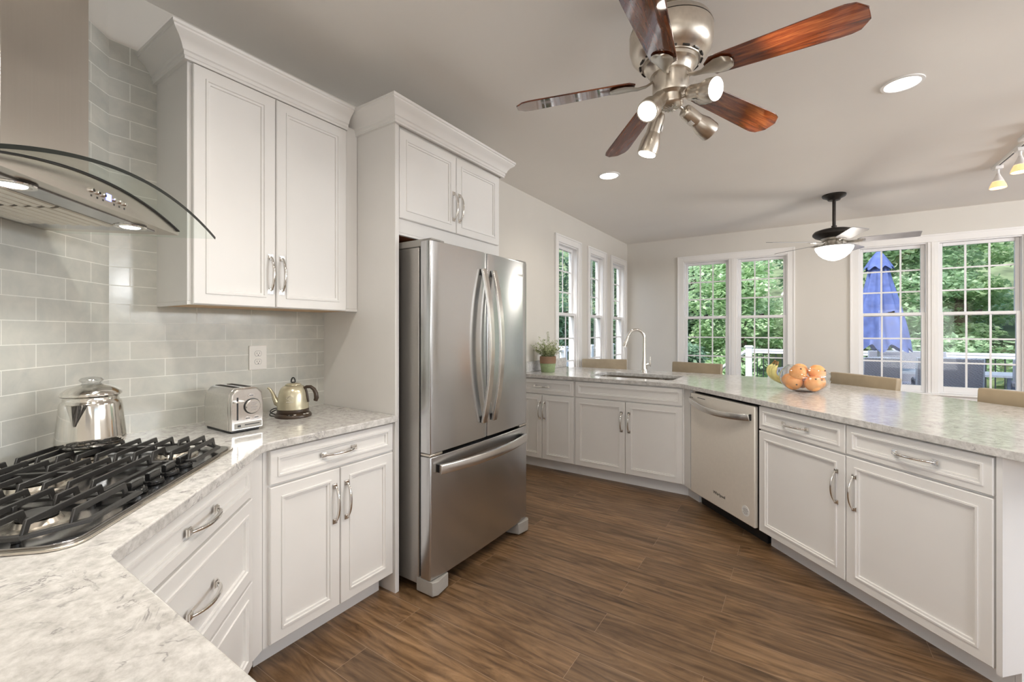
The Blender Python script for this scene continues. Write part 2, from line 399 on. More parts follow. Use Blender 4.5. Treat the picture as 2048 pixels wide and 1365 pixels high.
def round_poly(pts, radii, seg=6):
    out = []; n = len(pts)
    for i, p in enumerate(pts):
        r = radii[i] if i < len(radii) else 0
        if not r: out.append(tuple(p)); continue
        p = Vector(p); a = Vector(pts[i - 1]) - p; b = Vector(pts[(i + 1) % n]) - p
        la, lb = a.normalized(), b.normalized(); ang = la.angle(lb); t = r / math.tan(ang / 2)
        c = p + (la + lb).normalized() * (r / math.sin(ang / 2)); s0 = p + la * t - c; s1 = p + lb * t - c
        sg = s0.angle_signed(s1) if hasattr(s0, 'angle_signed') else 0
        a0 = math.atan2(s0.y, s0.x); a1 = math.atan2(s1.y, s1.x); d = a1 - a0
        while d > math.pi: d -= 2 * math.pi
        while d < -math.pi: d += 2 * math.pi
        for k in range(seg + 1):
            q = a0 + d * k / seg; out.append((c.x + r * math.cos(q), c.y + r * math.sin(q)))
    return out
def text_part(name, body, size, mat, parent, M4, depth=.0006):
    """lettering as a thin solid mesh; M4 maps text space (x right, y up, z out) to the parent's space"""
    cu = bpy.data.curves.new(name, 'FONT'); cu.body = body; cu.size = size; cu.extrude = depth; cu.align_x = 'CENTER'; cu.align_y = 'CENTER'; cu.resolution_u = 3
    to = bpy.data.objects.new(name + '_tmp', cu); C.objects.link(to)
    dg = bpy.context.evaluated_depsgraph_get(); me = bpy.data.meshes.new_from_object(to.evaluated_get(dg))
    bpy.data.objects.remove(to); bpy.data.curves.remove(cu)
    me.transform(M4); me.materials.clear(); me.materials.append(mat); me.name = name
    o = bpy.data.objects.new(name, me); C.objects.link(o); o.parent = parent; return o
def face_matrix(origin, right, up):
    r = Vector(right).normalized(); u = Vector(up).normalized(); n = r.cross(u)
    m = Matrix.Identity(4)
    for i, a in enumerate((r, u, n)):
        m[0][i], m[1][i], m[2][i] = a.x, a.y, a.z
    m.translation = Vector(origin); return m
S2 = math.sqrt(.5)

# ------------------------------------------------------------------ room shell
XL, YB, ZC = -2.34, 6.95, 2.76
CORN = .568                        # where the left wall meets the diagonal cooktop wall
YF = CORN - 1.34 * S2              # front wall, behind the photographer
XF = XL + 1.34 * S2
XR, YR = 5.0, -3.0

def wall_grid(mb, a0, a1, holes, fn):
    """wall from a0 to a1 (along) and 0..ZC with rectangular openings; fn(mb,u0,u1,z0,z1) adds one block"""
    us = sorted({a0, a1, *[h[0] for h in holes], *[h[1] for h in holes]})
    for u0, u1 in zip(us, us[1:]):
        cuts = sorted([(h[2], h[3]) for h in holes if h[0] < u1 - 1e-6 and h[1] > u0 + 1e-6]); z = 0
        for c0, c1 in cuts:
            if c0 > z: fn(mb, u0, u1, z, c0)
            z = c1
        if z < ZC: fn(mb, u0, u1, z, ZC)
TH = .115
CAS = .088                        # casing width
WZ0, WZ1 = .62, 2.385             # window opening heights
LWIN = [(4.51, 5.045), (5.43, 5.915), (6.265, 6.79)]
BWIN = [(-1.465, -.135), (.62, 2.02)]

b = MB(); wall_grid(b, CORN - .06, YB + TH, [(u0, u1, WZ0, WZ1) for u0, u1 in LWIN], lambda m, a, c, z0, z1: m.box(XL - TH, XL, a, c, z0, z1))
struct(b.build('wall_left', M['wall'], smooth=False))
b = MB(); wall_grid(b, XL, XR, [(u0, u1, WZ0, WZ1) for u0, u1 in BWIN], lambda m, a, c, z0, z1: m.box(a, c, YB, YB + TH, z0, z1))
struct(b.build('wall_back', M['wall'], smooth=False))
b = MB(); b.prism([(XL, CORN), (XF, YF), (XF - .11, YF - .11), (XL - .11, CORN - .11)], 0, ZC)
struct(b.build('wall_diagonal', M['wall'], smooth=False))
b = MB(); wall_grid(b, XF - .1, 1.5, [(-.6, 1.0, 1.1, 2.3)], lambda m, a, c, z0, z1: m.box(a, c, YF - TH, YF, z0, z1)); struct(b.build('wall_front', M['wall'], smooth=False))  # opening assumed for the front fill lamp
b = MB(); b.box(1.34, 1.5, YR, YF - TH, 0, ZC); struct(b.build('wall_return', M['wall'], smooth=False))
b = MB(); wall_grid(b, YR, YB, [(.2, 2.2, .6, 2.35), (2.4, 5.0, 1.75, 2.5)], lambda m, a, c, z0, z1: m.box(XR, XR + TH, a, c, z0, z1)); struct(b.build('wall_right', M['wall'], smooth=False))  # openings assumed for the east fill lamps
b = MB(); wall_grid(b, 1.34, XR + TH, [(2.0, 4.0, 0.02, 2.15)], lambda m, a, c, z0, z1: m.box(a, c, YR - TH, YR, z0, z1)); struct(b.build('wall_rear', M['wall'], smooth=False))  # opening assumed for the rear fill lamp
b = MB(); b.box(XL - TH, XR + TH, YR - TH, YB + TH, -.12, 0); struct(b.build('floor', M['floor'], smooth=False))
b = MB(); b.box(XL - TH, XR + TH, YR - TH, YB + TH, ZC, ZC + .25); struct(b.build('ceiling', M['ceil'], smooth=False))
# baseboards of the dining area
b = MB(); b.box(XL, XR, YB - .015, YB, 0, .13); b.box(XL, XR, YB - .02, YB, 0, .03); struct(b.build('baseboard_back', M['trim'], bevel=.004))
b = MB(); b.box(XL, XL + .015, 4.72, YB - .02, 0, .13); b.box(XL, XL + .02, 4.72, YB - .02, 0, .03); struct(b.build('baseboard_left', M['trim'], bevel=.004))

# tile on the left wall and on the diagonal wall (thin slabs standing on the worktop)
TZ0, TZ1 = .914, .914 + 21 * .0768
def tile_slab(name, loc, rotz, w):
    o = MB().box(0, w, 0, TZ1 - TZ0, 0, .007).build(name, M['tile'], smooth=False)
    o.matrix_world = Matrix.Translation(loc) @ Matrix.Rotation(rotz, 4, 'Z') @ Matrix.Rotation(R(90), 4, 'X'); struct(o); return o
# left wall: local x runs along +Y ; offset so that the joints fall as in the photo
tl = tile_slab('tile_backsplash_left', (XL, CORN, TZ0), R(90), 1.525 - CORN)
tl.data.transform(Matrix.Translation((.0513, 0, 0))); tl.location = tl.location - Vector((0, .0513, 0))
td = tile_slab('tile_backsplash_diagonal', (XF, YF, TZ0), R(135), 1.34)
td.data.transform(Matrix.Translation((.0885, 0, 0))); td.location = td.location - Vector((-S2, S2, 0)) * .0885

# ------------------------------------------------------------------ windows
def sash(parent, name, x0, x1, z0, z1, y, cols, rows, st=.036, th=.035, bot=None):
    """one sash in a local frame: x along the wall, y outward, z up"""
    bt = bot or st; m = MB()
    m.box(x0, x0 + st, y, y + th, z0, z1); m.box(x1 - st, x1, y, y + th, z0, z1)
    m.box(x0 + st, x1 - st, y, y + th, z0, z0 + bt); m.box(x0 + st, x1 - st, y, y + th, z1 - st, z1)
    s = m.build(name, M['vinyl'], parent, bevel=.003)
    gx0, gx1, gz0, gz1 = x0 + st, x1 - st, z0 + bt, z1 - st
    g = MB(); g.box(gx0, gx1, y + .016, y + .020, gz0, gz1); g.build('pane', M['pane'], s, smooth=False)
    k = MB()
    for i in range(1, cols):
        xx = gx0 + (gx1 - gx0) * i / cols; k.box(xx - .009, xx + .009, y + .010, y + .0155, gz0, gz1)
    for j in range(1, rows):
        zz = gz0 + (gz1 - gz0) * j / rows; k.box(gx0, gx1, y + .0095, y + .0158, zz - .009, zz + .009)
    k.build('muntin', M['muntin'], s, smooth=False)
    lk = None
    return s
def window(name, loc, rotz, units, label):
    """units: list of (x0,x1) clear openings in local x; interior wall face at y=0, outside is +y"""
    t = bpy.data.objects.new(name, None); C.objects.link(t); t.location = loc; t.rotation_euler = (0, 0, rotz)
    WM[t.name] = Matrix.Translation(Vector(loc)) @ Matrix.Rotation(rotz, 4, 'Z'); struct(t, label)
    X0, X1 = units[0][0], units[-1][1]; z0, z1 = WZ0, WZ1
    c = MB()
    def casing(a0, a1, b0, b1, vertical):
        c.box(a0, a1, -.016, 0, b0, b1)
    casing(X0 - CAS, X0, z0 - .02, z1 + CAS, 1); casing(X1, X1 + CAS, z0 - .02, z1 + CAS, 1); casing(X0, X1, z1, z1 + CAS, 0)
    # raised back band around the outside of the casing
    c.box(X0 - CAS, X0 - CAS + .02, -.024, -.016, z0 - .02, z1 + CAS); c.box(X1 + CAS - .02, X1 + CAS, -.024, -.016, z0 - .02, z1 + CAS); c.box(X0 - CAS + .02, X1 + CAS - .02, -.024, -.016, z1 + CAS - .02, z1 + CAS)
    for (a, b_), (a2, b2) in zip(units, units[1:]):
        c.box(b_, a2, -.016, TH, z0, z1); c.box(b_ + .03, a2 - .03, -.022, -.016, z0, z1)
    c.build('casing', M['trim'], t, bevel=.004)
    j = MB()
    for a, b_ in units:
        j.box(a, a + .014, 0.001, TH, z0, z1); j.box(b_ - .014, b_, 0.001, TH, z0, z1); j.box(a + .014, b_ - .014, 0.001, TH, z1 - .014, z1); j.box(a + .014, b_ - .014, .02, TH, z0, z0 + .02)
    j.build('jamb', M['vinyl'], t, smooth=False)
    s = MB(); s.box(X0 - CAS - .02, X1 + CAS + .02, -.05, .018, z0 - .022, z0); s.box(X0 - CAS, X1 + CAS, -.02, 0, z0 - .10, z0 - .022)
    s.build('sill', M['trim'], t, bevel=.005)
    zm = 1.545
    for a, b_ in units:
        cols = 3 if b_ - a > .55 else 2
        u = sash(t, 'upper_sash', a + .014, b_ - .014, zm - .02, z1 - .014, .060, cols, 3)
        lw = sash(t, 'lower_sash', a + .014, b_ - .014, z0 + .02, zm + .022, .022, cols, 3, bot=.06)
        lk = MB(); xm = (a + b_) / 2; lk.box(xm - .03, xm + .03, .027, .052, zm + .022, zm + .034); lk.tube([(xm, .027, zm + .036), (xm + .03, .015, zm + .04)], .006, 8)
        lk.build('sash_lock', M['bronze'], lw, bevel=.003)
    return t
for i, (u0, u1) in enumerate(LWIN):
    window('window_%d' % (i + 1), (XL, 0, 0), R(90), [(u0, u1)], ['white tall narrow window nearest the refrigerator', 'white tall narrow window between two others on left wall', 'white tall narrow window next to the room corner'][i])
window('window_4', (0, YB, 0), 0, [(-1.465, -.845), (-.745, -.135)], 'white double window behind the second bar stool')
window('window_5', (0, YB, 0), 0, [(.62, 1.255), (1.345, 2.02)], 'white double window with blue umbrella outside')

# ------------------------------------------------------------------ cabinets
def pull_mesh():
    """arched cabinet pull along local x, projecting to -y, with stepped square feet; length .155"""
    m = MB(); h = .0775
    for sx in (-1, 1):
        m.box(sx * h - .011, sx * h + .011, -.004, 0, -.011, .011); m.box(sx * h - .008, sx * h + .008, -.009, -.004, -.008, .008)
    pts = []; rs = []
    for i in range(15):
        t = -1 + 2 * i / 14; x = t * h; y = -.010 - .024 * (1 - abs(t) ** 2.6); pts.append((x, y, 0)); rs.append(.72 + .28 * (1 - abs(t)) ** .5)
    m.tube(pts, rs, flat=(.0068, .0045), up=(0, 0, 1)); return m
PULL = pull_mesh().build('pull_source', M['chrome'], ang=50); PULL_ME = PULL.data; bpy.data.objects.remove(PULL)
def pull(parent, x, z, y, vertical=False):
    o = bpy.data.objects.new('handle', PULL_ME); C.objects.link(o); o.parent = parent; o.location = (x, y, z)
    o.rotation_euler = (0, R(90) if vertical else 0, 0); o['label'] = 'polished chrome arched pull'; return o
def door(t, x0, x1, z0, z1, hx=None, hz=None, name='door'):
    d = MB().door(x0, x1, z0, z1).build(name, M['cab'], t, ang=25)
    if hx is not None: pull(d, hx, hz, -.0195, True)
    return d
def drawer(t, x0, x1, z0, z1, hx=None, fr=.04, name='drawer'):
    d = MB().door(x0, x1, z0, z1, fr=fr).build(name, M['cab'], t, ang=25)
    if hx is not None: pull(d, hx, (z0 + z1) / 2, -.0195)
    return d
def carcass(t, x0, x1, z0, z1, depth, extra=None, top=False):
    """open-topped shell with a face frame at y=0"""
    m = MB(); k = .018
    m.box(x0, x0 + k, .02, depth, z0, z1); m.box(x1 - k, x1, .02, depth, z0, z1); m.box(x0 + k, x1 - k, .02, depth, z0, z0 + k); m.box(x0 + k, x1 - k, depth - k, depth, z0 + k, z1)
    if top: m.box(x0 + k, x1 - k, .02, depth - k, z1 - k, z1)
    m.box(x0, x1, 0, .02, z0, z1)
    if extra: extra(m)
    return m.build('carcass', M['cab'], t, smooth=False)
def toekick(t, x0, x1, y=.075, depth=.5):
    return MB().box(x0, x1, y, y + .018, 0, .10).build('toe_kick', M['cab_end'], t, smooth=False)
ZB = .882
# base cabinet under the kettle, on the left wall (local x = world Y, front looks to +X)
t = thing('base_cabinet', 'white base cabinet with one drawer and two doors beside the refrigerator', 'cabinet', (-1.742, 0, 0), R(90), 'white base cabinets')
carcass(t, .878, 1.523, .10, ZB, .57)
drawer(t, .897, 1.511, .737, .872, 1.203)
door(t, .897, 1.2055, .112, .727, 1.178, .575); door(t, 1.2105, 1.511, .112, .727, 1.238, .575)
toekick(t, .878, 1.50)
# drawer base under the cooktop, set across the corner
q0 = .62
CK = Vector((XL, CORN)) + Vector((S2, -S2)) * .67 + Vector((S2, S2)) * q0
t = thing('base_cabinet', 'white three drawer base cabinet set diagonally under the cooktop', 'cabinet', (CK.x, CK.y, 0), R(135), 'white base cabinets')
carcass(t, -.385, .385, .10, ZB, .52)
drawer(t, -.372, .372, .737, .872, .0); drawer(t, -.372, .372, .432, .727, .0, .055); drawer(t, -.372, .372, .112, .422, .0, .055)
MB().prism([(-1.6985, .8035), (-1.7425, .8765), (-1.762, .8765), (-1.715, .79)], .10, ZB).build('filler_panel', M['cab'], t, smooth=False, world=True)
m = MB(); m.box(-.40, .40, .075, .093, 0, .10); m.build('toe_kick', M['cab_end'], t, smooth=False)
# base cabinet under the worktop in front of the photographer (its front is hidden behind the worktop edge)
t = thing('base_cabinet', 'white base cabinet below the worktop in the near left corner', 'cabinet', (0, .225, 0), R(180), 'white base cabinets')
carcass(t, -.88, 1.08, .10, ZB, .55)
drawer(t, -.87, .10, .737, .872, -.385); door(t, -.87, -.3875, .112, .727, -.42, .575); door(t, -.3825, .10, .112, .727, -.35, .575)
drawer(t, .11, 1.06, .737, .872, .58); door(t, .11, .5825, .112, .727, .55, .575); door(t, .5875, 1.06, .112, .727, .62, .575)
toekick(t, -.88, 1.08)

# worktop on the cooktop side
pl_ = [(XL + .002, 1.522), (XL + .002, CORN - .001), (XF + .001, YF + .002), (.9, YF + .002), (.9, .272), (-1.105, .272), (-1.6965, .8635), (-1.6965, 1.522)]
pl_ = round_poly(pl_, [0, 0, 0, 0, .03, .045, .10, 0])
t = tag(MB().prism(pl_, ZB, .914).build('countertop', M['quartz'], bevel=.004, seg=3), 'white quartz worktop around the corner under cooktop and toaster', 'countertop', None)

# crown profile (out, z)
def crown_prof(z0, z1, k=1.0):
    h = z1 - z0
    p = [(0, 0), (.014, 0), (.014, .10), (.018, .13), (.018, .26), (.024, .30), (.030, .45), (.043, .62), (.060, .74), (.066, .80), (.066, .86), (.072, .89), (.072, 1.0), (0, 1.0)]
    return [(o * k, z0 + f * h) for o, f in p]
# wall cabinet
t = thing('upper_cabinet', 'white two door wall cabinet above the toaster and kettle', 'cabinet', (-2.022, 0, 0), R(90))
m = MB(); m.box(.728, 1.523, 0, .316, 1.462, 2.44); m.build('carcass', M['cab'], t, bevel=.002)
MB().box(.75, 1.50, .025, .30, 1.450, 1.461).build('bottom_edge', M['maple'], t, smooth=False)
m = MB(); m.box(.728, 1.523, 0, .018, 1.448, 1.462); m.box(.728, .746, .018, .316, 1.448, 1.462); m.build('light_rail', M['cab'], t, smooth=False)
door(t, .742, 1.0665, 1.450, 2.405, 1.042, 1.60); door(t, 1.0715, 1.440, 1.450, 2.405, 1.094, 1.60)
MB().sweep(crown_prof(2.41, 2.515), [(.728, .316), (.728, -.004), (1.45, -.004)]).build('crown_moulding', M['cab'], t, ang=20)
# refrigerator cabinet with the tall end panel
t = thing('refrigerator_cabinet', 'white two door cabinet over the refrigerator with full height side panel', 'cabinet', (-1.742, 0, 0), R(90))
m = MB(); m.box(1.525, 1.551, -.02, .596, 0, 2.42); m.build('side_panel', M['cab'], t, bevel=.0015)
m = MB(); m.box(1.552, 2.475, -.0, .596, 1.858, 2.44); m.box(1.552, 2.475, 0, .02, 1.845, 1.858); m.build('carcass', M['cab'], t, bevel=.002)
MB().box(1.556, 2.47, .025, .59, 1.846, 1.857).build('underside', M['wood_in'], t, smooth=False)
MB().box(1.556, 2.50, .585, .595, 1.2, 1.845).build('wood_back', M['wood_in'], t, smooth=False)
door(t, 1.556, 1.9985, 1.93, 2.39, 1.974, 2.085); door(t, 2.0035, 2.443, 1.93, 2.39, 2.026, 2.085)
MB().sweep(crown_prof(2.405, 2.515), [(1.525, .596), (1.525, -.022), (2.475, -.022), (2.475, .596)]).build('crown_moulding', M['cab'], t, ang=20)

# ------------------------------------------------------------------ peninsula
ZP = .890
t = thing('base_cabinet', 'white one drawer two door cabinet nearest the refrigerator under the plant', 'cabinet', (0, 3.695, 0), 0, 'white peninsula cabinets')
carcass(t, XL + .01, -1.738, .10, ZP, .60)
drawer(t, -2.305, -1.746, .737, .878, -2.085)
door(t, -2.305, -2.0825, .108, .727, -2.105, .575); door(t, -2.0775, -1.746, .108, .727, -2.055, .575)
toekick(t, XL + .01, -1.738, .06)
t = thing('sink_cabinet', 'white sink base cabinet with false drawer front below the faucet', 'cabinet', (0, 3.695, 0), 0, 'white peninsula cabinets')
carcass(t, -1.737, -.775, .10, ZP, .66)
drawer(t, -1.728, -.785, .737, .878, None, name='false_drawer_front')
door(t, -1.728, -1.2585, .108, .727, -1.288, .555); door(t, -1.2535, -.785, .108, .727, -1.222, .555)
MB().prism([(-.774, 3.695), (-.713, 3.618), (-.695, 3.63), (-.755, 3.71)], .10, ZP).build('filler_panel', M['cab'], t, smooth=False, world=True)
m = MB(); m.prism([(-1.737, 3.755), (-.755, 3.755), (-.655, 3.655), (-.642, 3.668), (-.748, 3.773), (-1.737, 3.773)], 0, .10); m.build('toe_kick', M['cab_end'], t, smooth=False, world=True)
# diagonal run: local x runs towards the camera, face frame at y=0
PO = (.014, 2.899, 0)
def pw(x, y): return (PO[0] + S2 * x + S2 * y, PO[1] - S2 * x + S2 * y)
t = thing('base_cabinet', 'white double cabinet with two drawers at the near end of the peninsula', 'cabinet', PO, R(-45), 'white peninsula cabinets')
carcass(t, -.302, .842, .10, ZP, .60)
drawer(t, -.296, .2655, .737, .878, -.03); drawer(t, .2705, .835, .737, .878, .575)
door(t, -.296, .2655, .108, .727, .222, .560); door(t, .2705, .835, .108, .727, .314, .560)
MB().box(-.302, .842, .075, .093, 0, .10).build('toe_kick', M['cab_end'], t, smooth=False)
m = MB(); m.rings([[(.843, y, z) for y, z in ((-.018, .095), (.075, .095), (.075, .0), (.66, .0), (.66, ZP), (-.018, ZP))], [(.861, y, z) for y, z in ((-.018, .095), (.075, .095), (.075, .0), (.66, .0), (.66, ZP), (-.018, ZP))]]); e = m.build('end_panel', M['cab_end'], t, smooth=False)
m = MB(); m.box(-.30, .842, .602, .66, 0, ZP); m.build('back_panel', M['cab_end'], t, smooth=False)
# dishwasher
t = thing('dishwasher', 'stainless dishwasher with bowed bar handle between white cabinets', 'dishwasher', PO, R(-45))
m = MB(); m.box(-.985, -.325, .01, .56, .09, .872); m.build('tub', M['dark_gap'], t, smooth=False)
m = MB(); m.box(-.985, -.322, -.028, .0, .105, .868); o = m.build('door', M['steel_dw'], t, bevel=.006)
def bowed(p0, p1, out, amt, n=17):
    p0, p1, out = Vector(p0), Vector(p1), Vector(out); r = []
    for i in range(n):
        t_ = i / (n - 1); r.append(p0.lerp(p1, t_) + out * amt * (1 - (2 * t_ - 1) ** 2))
    return r
m = MB(); m.tube(bowed((-.975, -.040, .815), (-.352, -.040, .795), (0, -1, -.42), .055), 1, flat=(.011, .021), up=(0, 0, 1)); h = m.build('handle', M['steel_bar'], o, bevel=.002); h['label'] = 'satin steel bowed bar handle'
m = MB(); m.box(-.978, -.962, -.042, -.028, .795, .835); m.build('handle_mount', M['black'], o, smooth=False); m = MB(); m.box(-.365, -.349, -.042, -.028, .775, .815); m.build('handle_mount', M['black'], o, smooth=False)
MB().box(-.90, -.81, -.0292, -.028, .838, .842).build('status_vent', M['black'], o, smooth=False)
m = MB(); m.box(-.985, -.325, .07, .10, .0, .09); m.build('kick_plate', M['black'], t, smooth=False)
text_part('lettering', 'Whirlpool', .030, M['print_dark'], o, face_matrix((-.655, -.0285, .195), (1, 0, 0), (0, 0, 1)))
m = MB(); m.M = face_matrix((-.40, -.0284, .185), (1, 0, 0), (0, 0, 1)); m.lathe([(.034, -.0005), (.034, .0006)], 28); s_ = m.build('round_sticker', M['white_paper'], o)
m = MB(); m.M = face_matrix((-.40, -.0290, .185), (1, 0, 0), (0, 0, 1))
for yy, hw in ((.014, .018), (.006, .024), (-.002, .020), (-.011, .022), (-.018, .012)): m.box(-hw, hw, yy - .0013, yy + .0013, 0, .0004)
m.build('sticker_print', M['print'], s_, smooth=False)

# peninsula worktop with the sink cut-out
front = [(XL + .002, 3.655), (-.80, 3.655), pw(1.16, -.045), pw(1.16, 1.17), (.95, 3.62), (.64, 4.00), (.30, 4.28), (.08, 4.44), (-.15, 4.565), (-.60, 4.655), (-1.1, 4.69), (XL + .002, 4.69)]
front = round_poly(front, [0, .16, .05, .08])
SX0, SX1, SY0, SY1 = -1.675, -.905, 3.845, 4.30
hole = round_poly([(SX0, SY0), (SX0, SY1), (SX1, SY1), (SX1, SY0)], [.03] * 4, 4)
tag(MB().prism(front, ZP, .922, [hole]).build('countertop', M['quartz'], bevel=.004, seg=3), 'white quartz peninsula worktop with sink cut-out, angled towards the camera', 'countertop')
tag(MB().box(XL + .009, XL + .028, 3.67, 4.68, .923, 1.03).build('backsplash_strip', M['quartz'], bevel=.003), 'low quartz upstand against the wall behind the potted plant', 'backsplash')
# double basin
t = thing('kitchen_sink', 'stainless double basin sink sunk into the peninsula worktop', 'sink', ((SX0 + SX1) / 2, (SY0 + SY1) / 2, .70))
def basin(name, x0, x1, y0, y1, z0):
    z1 = .889
    a = round_poly([(x0, y0), (x1, y0), (x1, y1), (x0, y1)], [.05] * 4, 5); c = round_poly([(x0 + .012, y0 + .012), (x1 - .012, y0 + .012), (x1 - .012, y1 - .012), (x0 + .012, y1 - .012)], [.045] * 4, 5)
    m = MB(); m.rings([[(*p, z1) for p in a], [(*p, z0) for p in a]], cap0=False); m.rings([[(*p, z1) for p in a], [(*p, z1) for p in c], [(*p, z0 + .012) for p in c]], cap0=False)
    b_ = m.build(name, M['sink_steel'], t, world=True, fix=False, ang=50)
    d = MB().lathe([(.045, 0), (.045, .003), (.03, .004), (.028, -.0)], 20, ((x0 + x1) / 2, (y0 + y1) / 2, z0 + .0125)); d.build('drain', M['chrome'], b_, world=True)
basin('large_basin', SX0 - .012, -1.085, SY0 - .012, SY1 + .012, .69); basin('small_basin', -1.075, SX1 + .012, SY0 - .012, SY1 + .012, .72)
# faucet
t = thing('faucet', 'tall chrome gooseneck pull-down faucet behind the sink', 'faucet', (-1.318, 4.44, .922), R(33.44 + 0))
m = MB(); m.lathe([(.034, 0), (.034, .004), (.031, .010), (.027, .04), (.0215, .12), (.018, .20), (.0165, .30)], 24); 
pts = [(0, 0, .29)]; 
for i in range(15):
    a = math.pi * (1 - i / 14) ; pts.append((-.083 + .083 * math.cos(math.pi - a), 0, .355 + .083 * math.sin(a)))
pts = [(0, 0, .29)] + [(-.083 + .083 * math.cos(q), 0, .350 + .085 * math.sin(q)) for q in [R(x) for x in range(0, 166, 11)]]
m.tube(pts, .0155, 14, up=(0, 1, 0)); m.build('spout', M['chrome'], t, ang=60)
p0 = Vector(pts[-1]); dd = (Vector(pts[-1]) - Vector(pts[-2])).normalized()
m = MB(); m.tube([p0, p0 + dd * .02, p0 + dd * .06, p0 + dd * .105, p0 + dd * .115], [.0165, .0175, .019, .0235, .0235], 18); m.tube([p0 + dd * .1151, p0 + dd * .119], [.022, .021], 18); m.build('spray_head', M['chrome'], t)
m = MB(); m.tube([(.012, 0, .075), (.045, -.01, .085)], [.016, .014], 16); m.tube([(.045, -.01, .085), (.062, -.013, .088)], [.017, .015], 16); hv = m.build('valve', M['chrome'], t)
m = MB(); m.tube([(.060, -.013, .062), (.058, -.013, .10), (.056, -.013, .15)], [.006, .007, .0055], 12); m.tube([(.056, -.013, .15), (.056, -.013, .162)], [.009, .009], 12); m.build('lever', M['chrome'], hv)

# ------------------------------------------------------------------ refrigerator
t = thing('refrigerator', 'stainless french door refrigerator with bottom freezer drawer', 'refrigerator', (-1.9, 2.053, 0), R(90))
# local: x along world Y, -y towards the room
w2 = .462
m = MB(); m.box(-w2 + .004, w2 - .004, -.275, .38, .045, 1.772); m.build('case', M['steel_side'], t, bevel=.004)
m = MB(); m.box(-w2 + .01, w2 - .01, -.290, -.275, .09, 1.765); m.build('door_gasket', M['black'], t, smooth=False)
def bowdoor(name, x0, x1, z0, z1):
    """door whose front is very slightly crowned from side to side"""
    m = MB(); n = 14; lp = []
    def prof(xx): return -.361 - .010 * (1 - (xx / w2) ** 2)
    xs = [x0 + (x1 - x0) * i / n for i in range(n + 1)]
    plan = [(x, prof(x)) for x in xs]
    plan = [(x0 + .0, -.291), (x0, plan[0][1] + .012), (x0 + .004, plan[0][1] + .003)] + plan[1:-1] + [(x1 - .004, plan[-1][1] + .003), (x1, plan[-1][1] + .012), (x1, -.291)]
    m.prism(plan, z0, z1); return m.build(name, M['steel'], t, ang=30, bevel=.003)
dl = bowdoor('door', -w2, -.003, .722, 1.80); dr = bowdoor('door', .003, w2, .722, 1.80); fz = bowdoor('freezer_drawer', -w2, w2, .085, .705)
def fh(parent, x, xs):
    m = MB(); m.tube([Vector((x + xs * 0, -.383, 1.70)).lerp(Vector((x, -.383, .815)), i / 20) + Vector((xs * .018 * (1 - (i / 10 - 1) ** 2), -.058 * (1 - (i / 10 - 1) ** 2), 0)) for i in range(21)], 1, flat=(.019, .010), up=(0, 1, 0)); h = m.build('handle', M['steel_bar'], parent, bevel=.002)
    h['label'] = 'satin steel bowed bar handle'
    m = MB(); m.box(x - .014, x + .014, -.385, -.368, 1.665, 1.70); m.build('handle_mount', M['black'], parent, smooth=False); m = MB(); m.box(x - .014, x + .014, -.385, -.368, .815, .85); m.build('handle_mount', M['black'], parent, smooth=False)
fh(dl, -.050, .0); fh(dr, .050, .0)
m = MB(); m.tube(bowed((-.415, -.385, .640), (.415, -.385, .640), (0, -1, .0), .058, 21), 1, flat=(.010, .024), up=(0, 0, 1)); h = m.build('handle', M['steel_bar'], fz, bevel=.002); h['label'] = 'satin steel bowed bar handle'
m = MB(); m.box(-.41, -.385, -.388, -.363, .62, .66); m.build('handle_mount', M['black'], fz, smooth=False); m = MB(); m.box(.385, .41, -.388, -.363, .62, .66); m.build('handle_mount', M['black'], fz, smooth=False)
for sx in (-1, 1):
    m = MB(); m.box(sx * (w2 - .006), sx * (w2 - .11), -.355, -.05, 1.775, 1.812); m.box(sx * (w2 - .006), sx * (w2 - .08), -.359, -.30, 1.8015, 1.812); m.build('hinge_cover', M['grey_plastic'], t, bevel=.008)
    m = MB(); m.prism([(sx * (w2 - .002), -.26), (sx * (w2 - .002), -.372), (sx * (w2 - .03), -.386), (sx * (w2 - .12), -.372), (sx * (w2 - .14), -.26)], .012, .082); m.lathe([(.022, 0.0), (.026, .004), (.026, .012)], 14, (sx * (w2 - .055), -.33, 0)); m.build('foot_cover', M['grey_plastic'], t, bevel=.008)
    m = MB(); m.box(sx * (w2 - .002), sx * (w2 - .09), -.36, -.29, .707, .720); m.build('hinge', M['nickel'], t, bevel=.003)
m = MB(); m.box(-w2 + .15, w2 - .15, -.27, -.25, .012, .08); m.box(-w2 + .01, w2 - .01, .1, .36, 0.0, .045); m.build('base_grille', M['black'], t, smooth=False)
text_part('lettering', 'Whirlpool', .030, M['badge'], dr, face_matrix((.345, -.3655, 1.712), (1, 0, 0), (0, 0, 1)), .001)

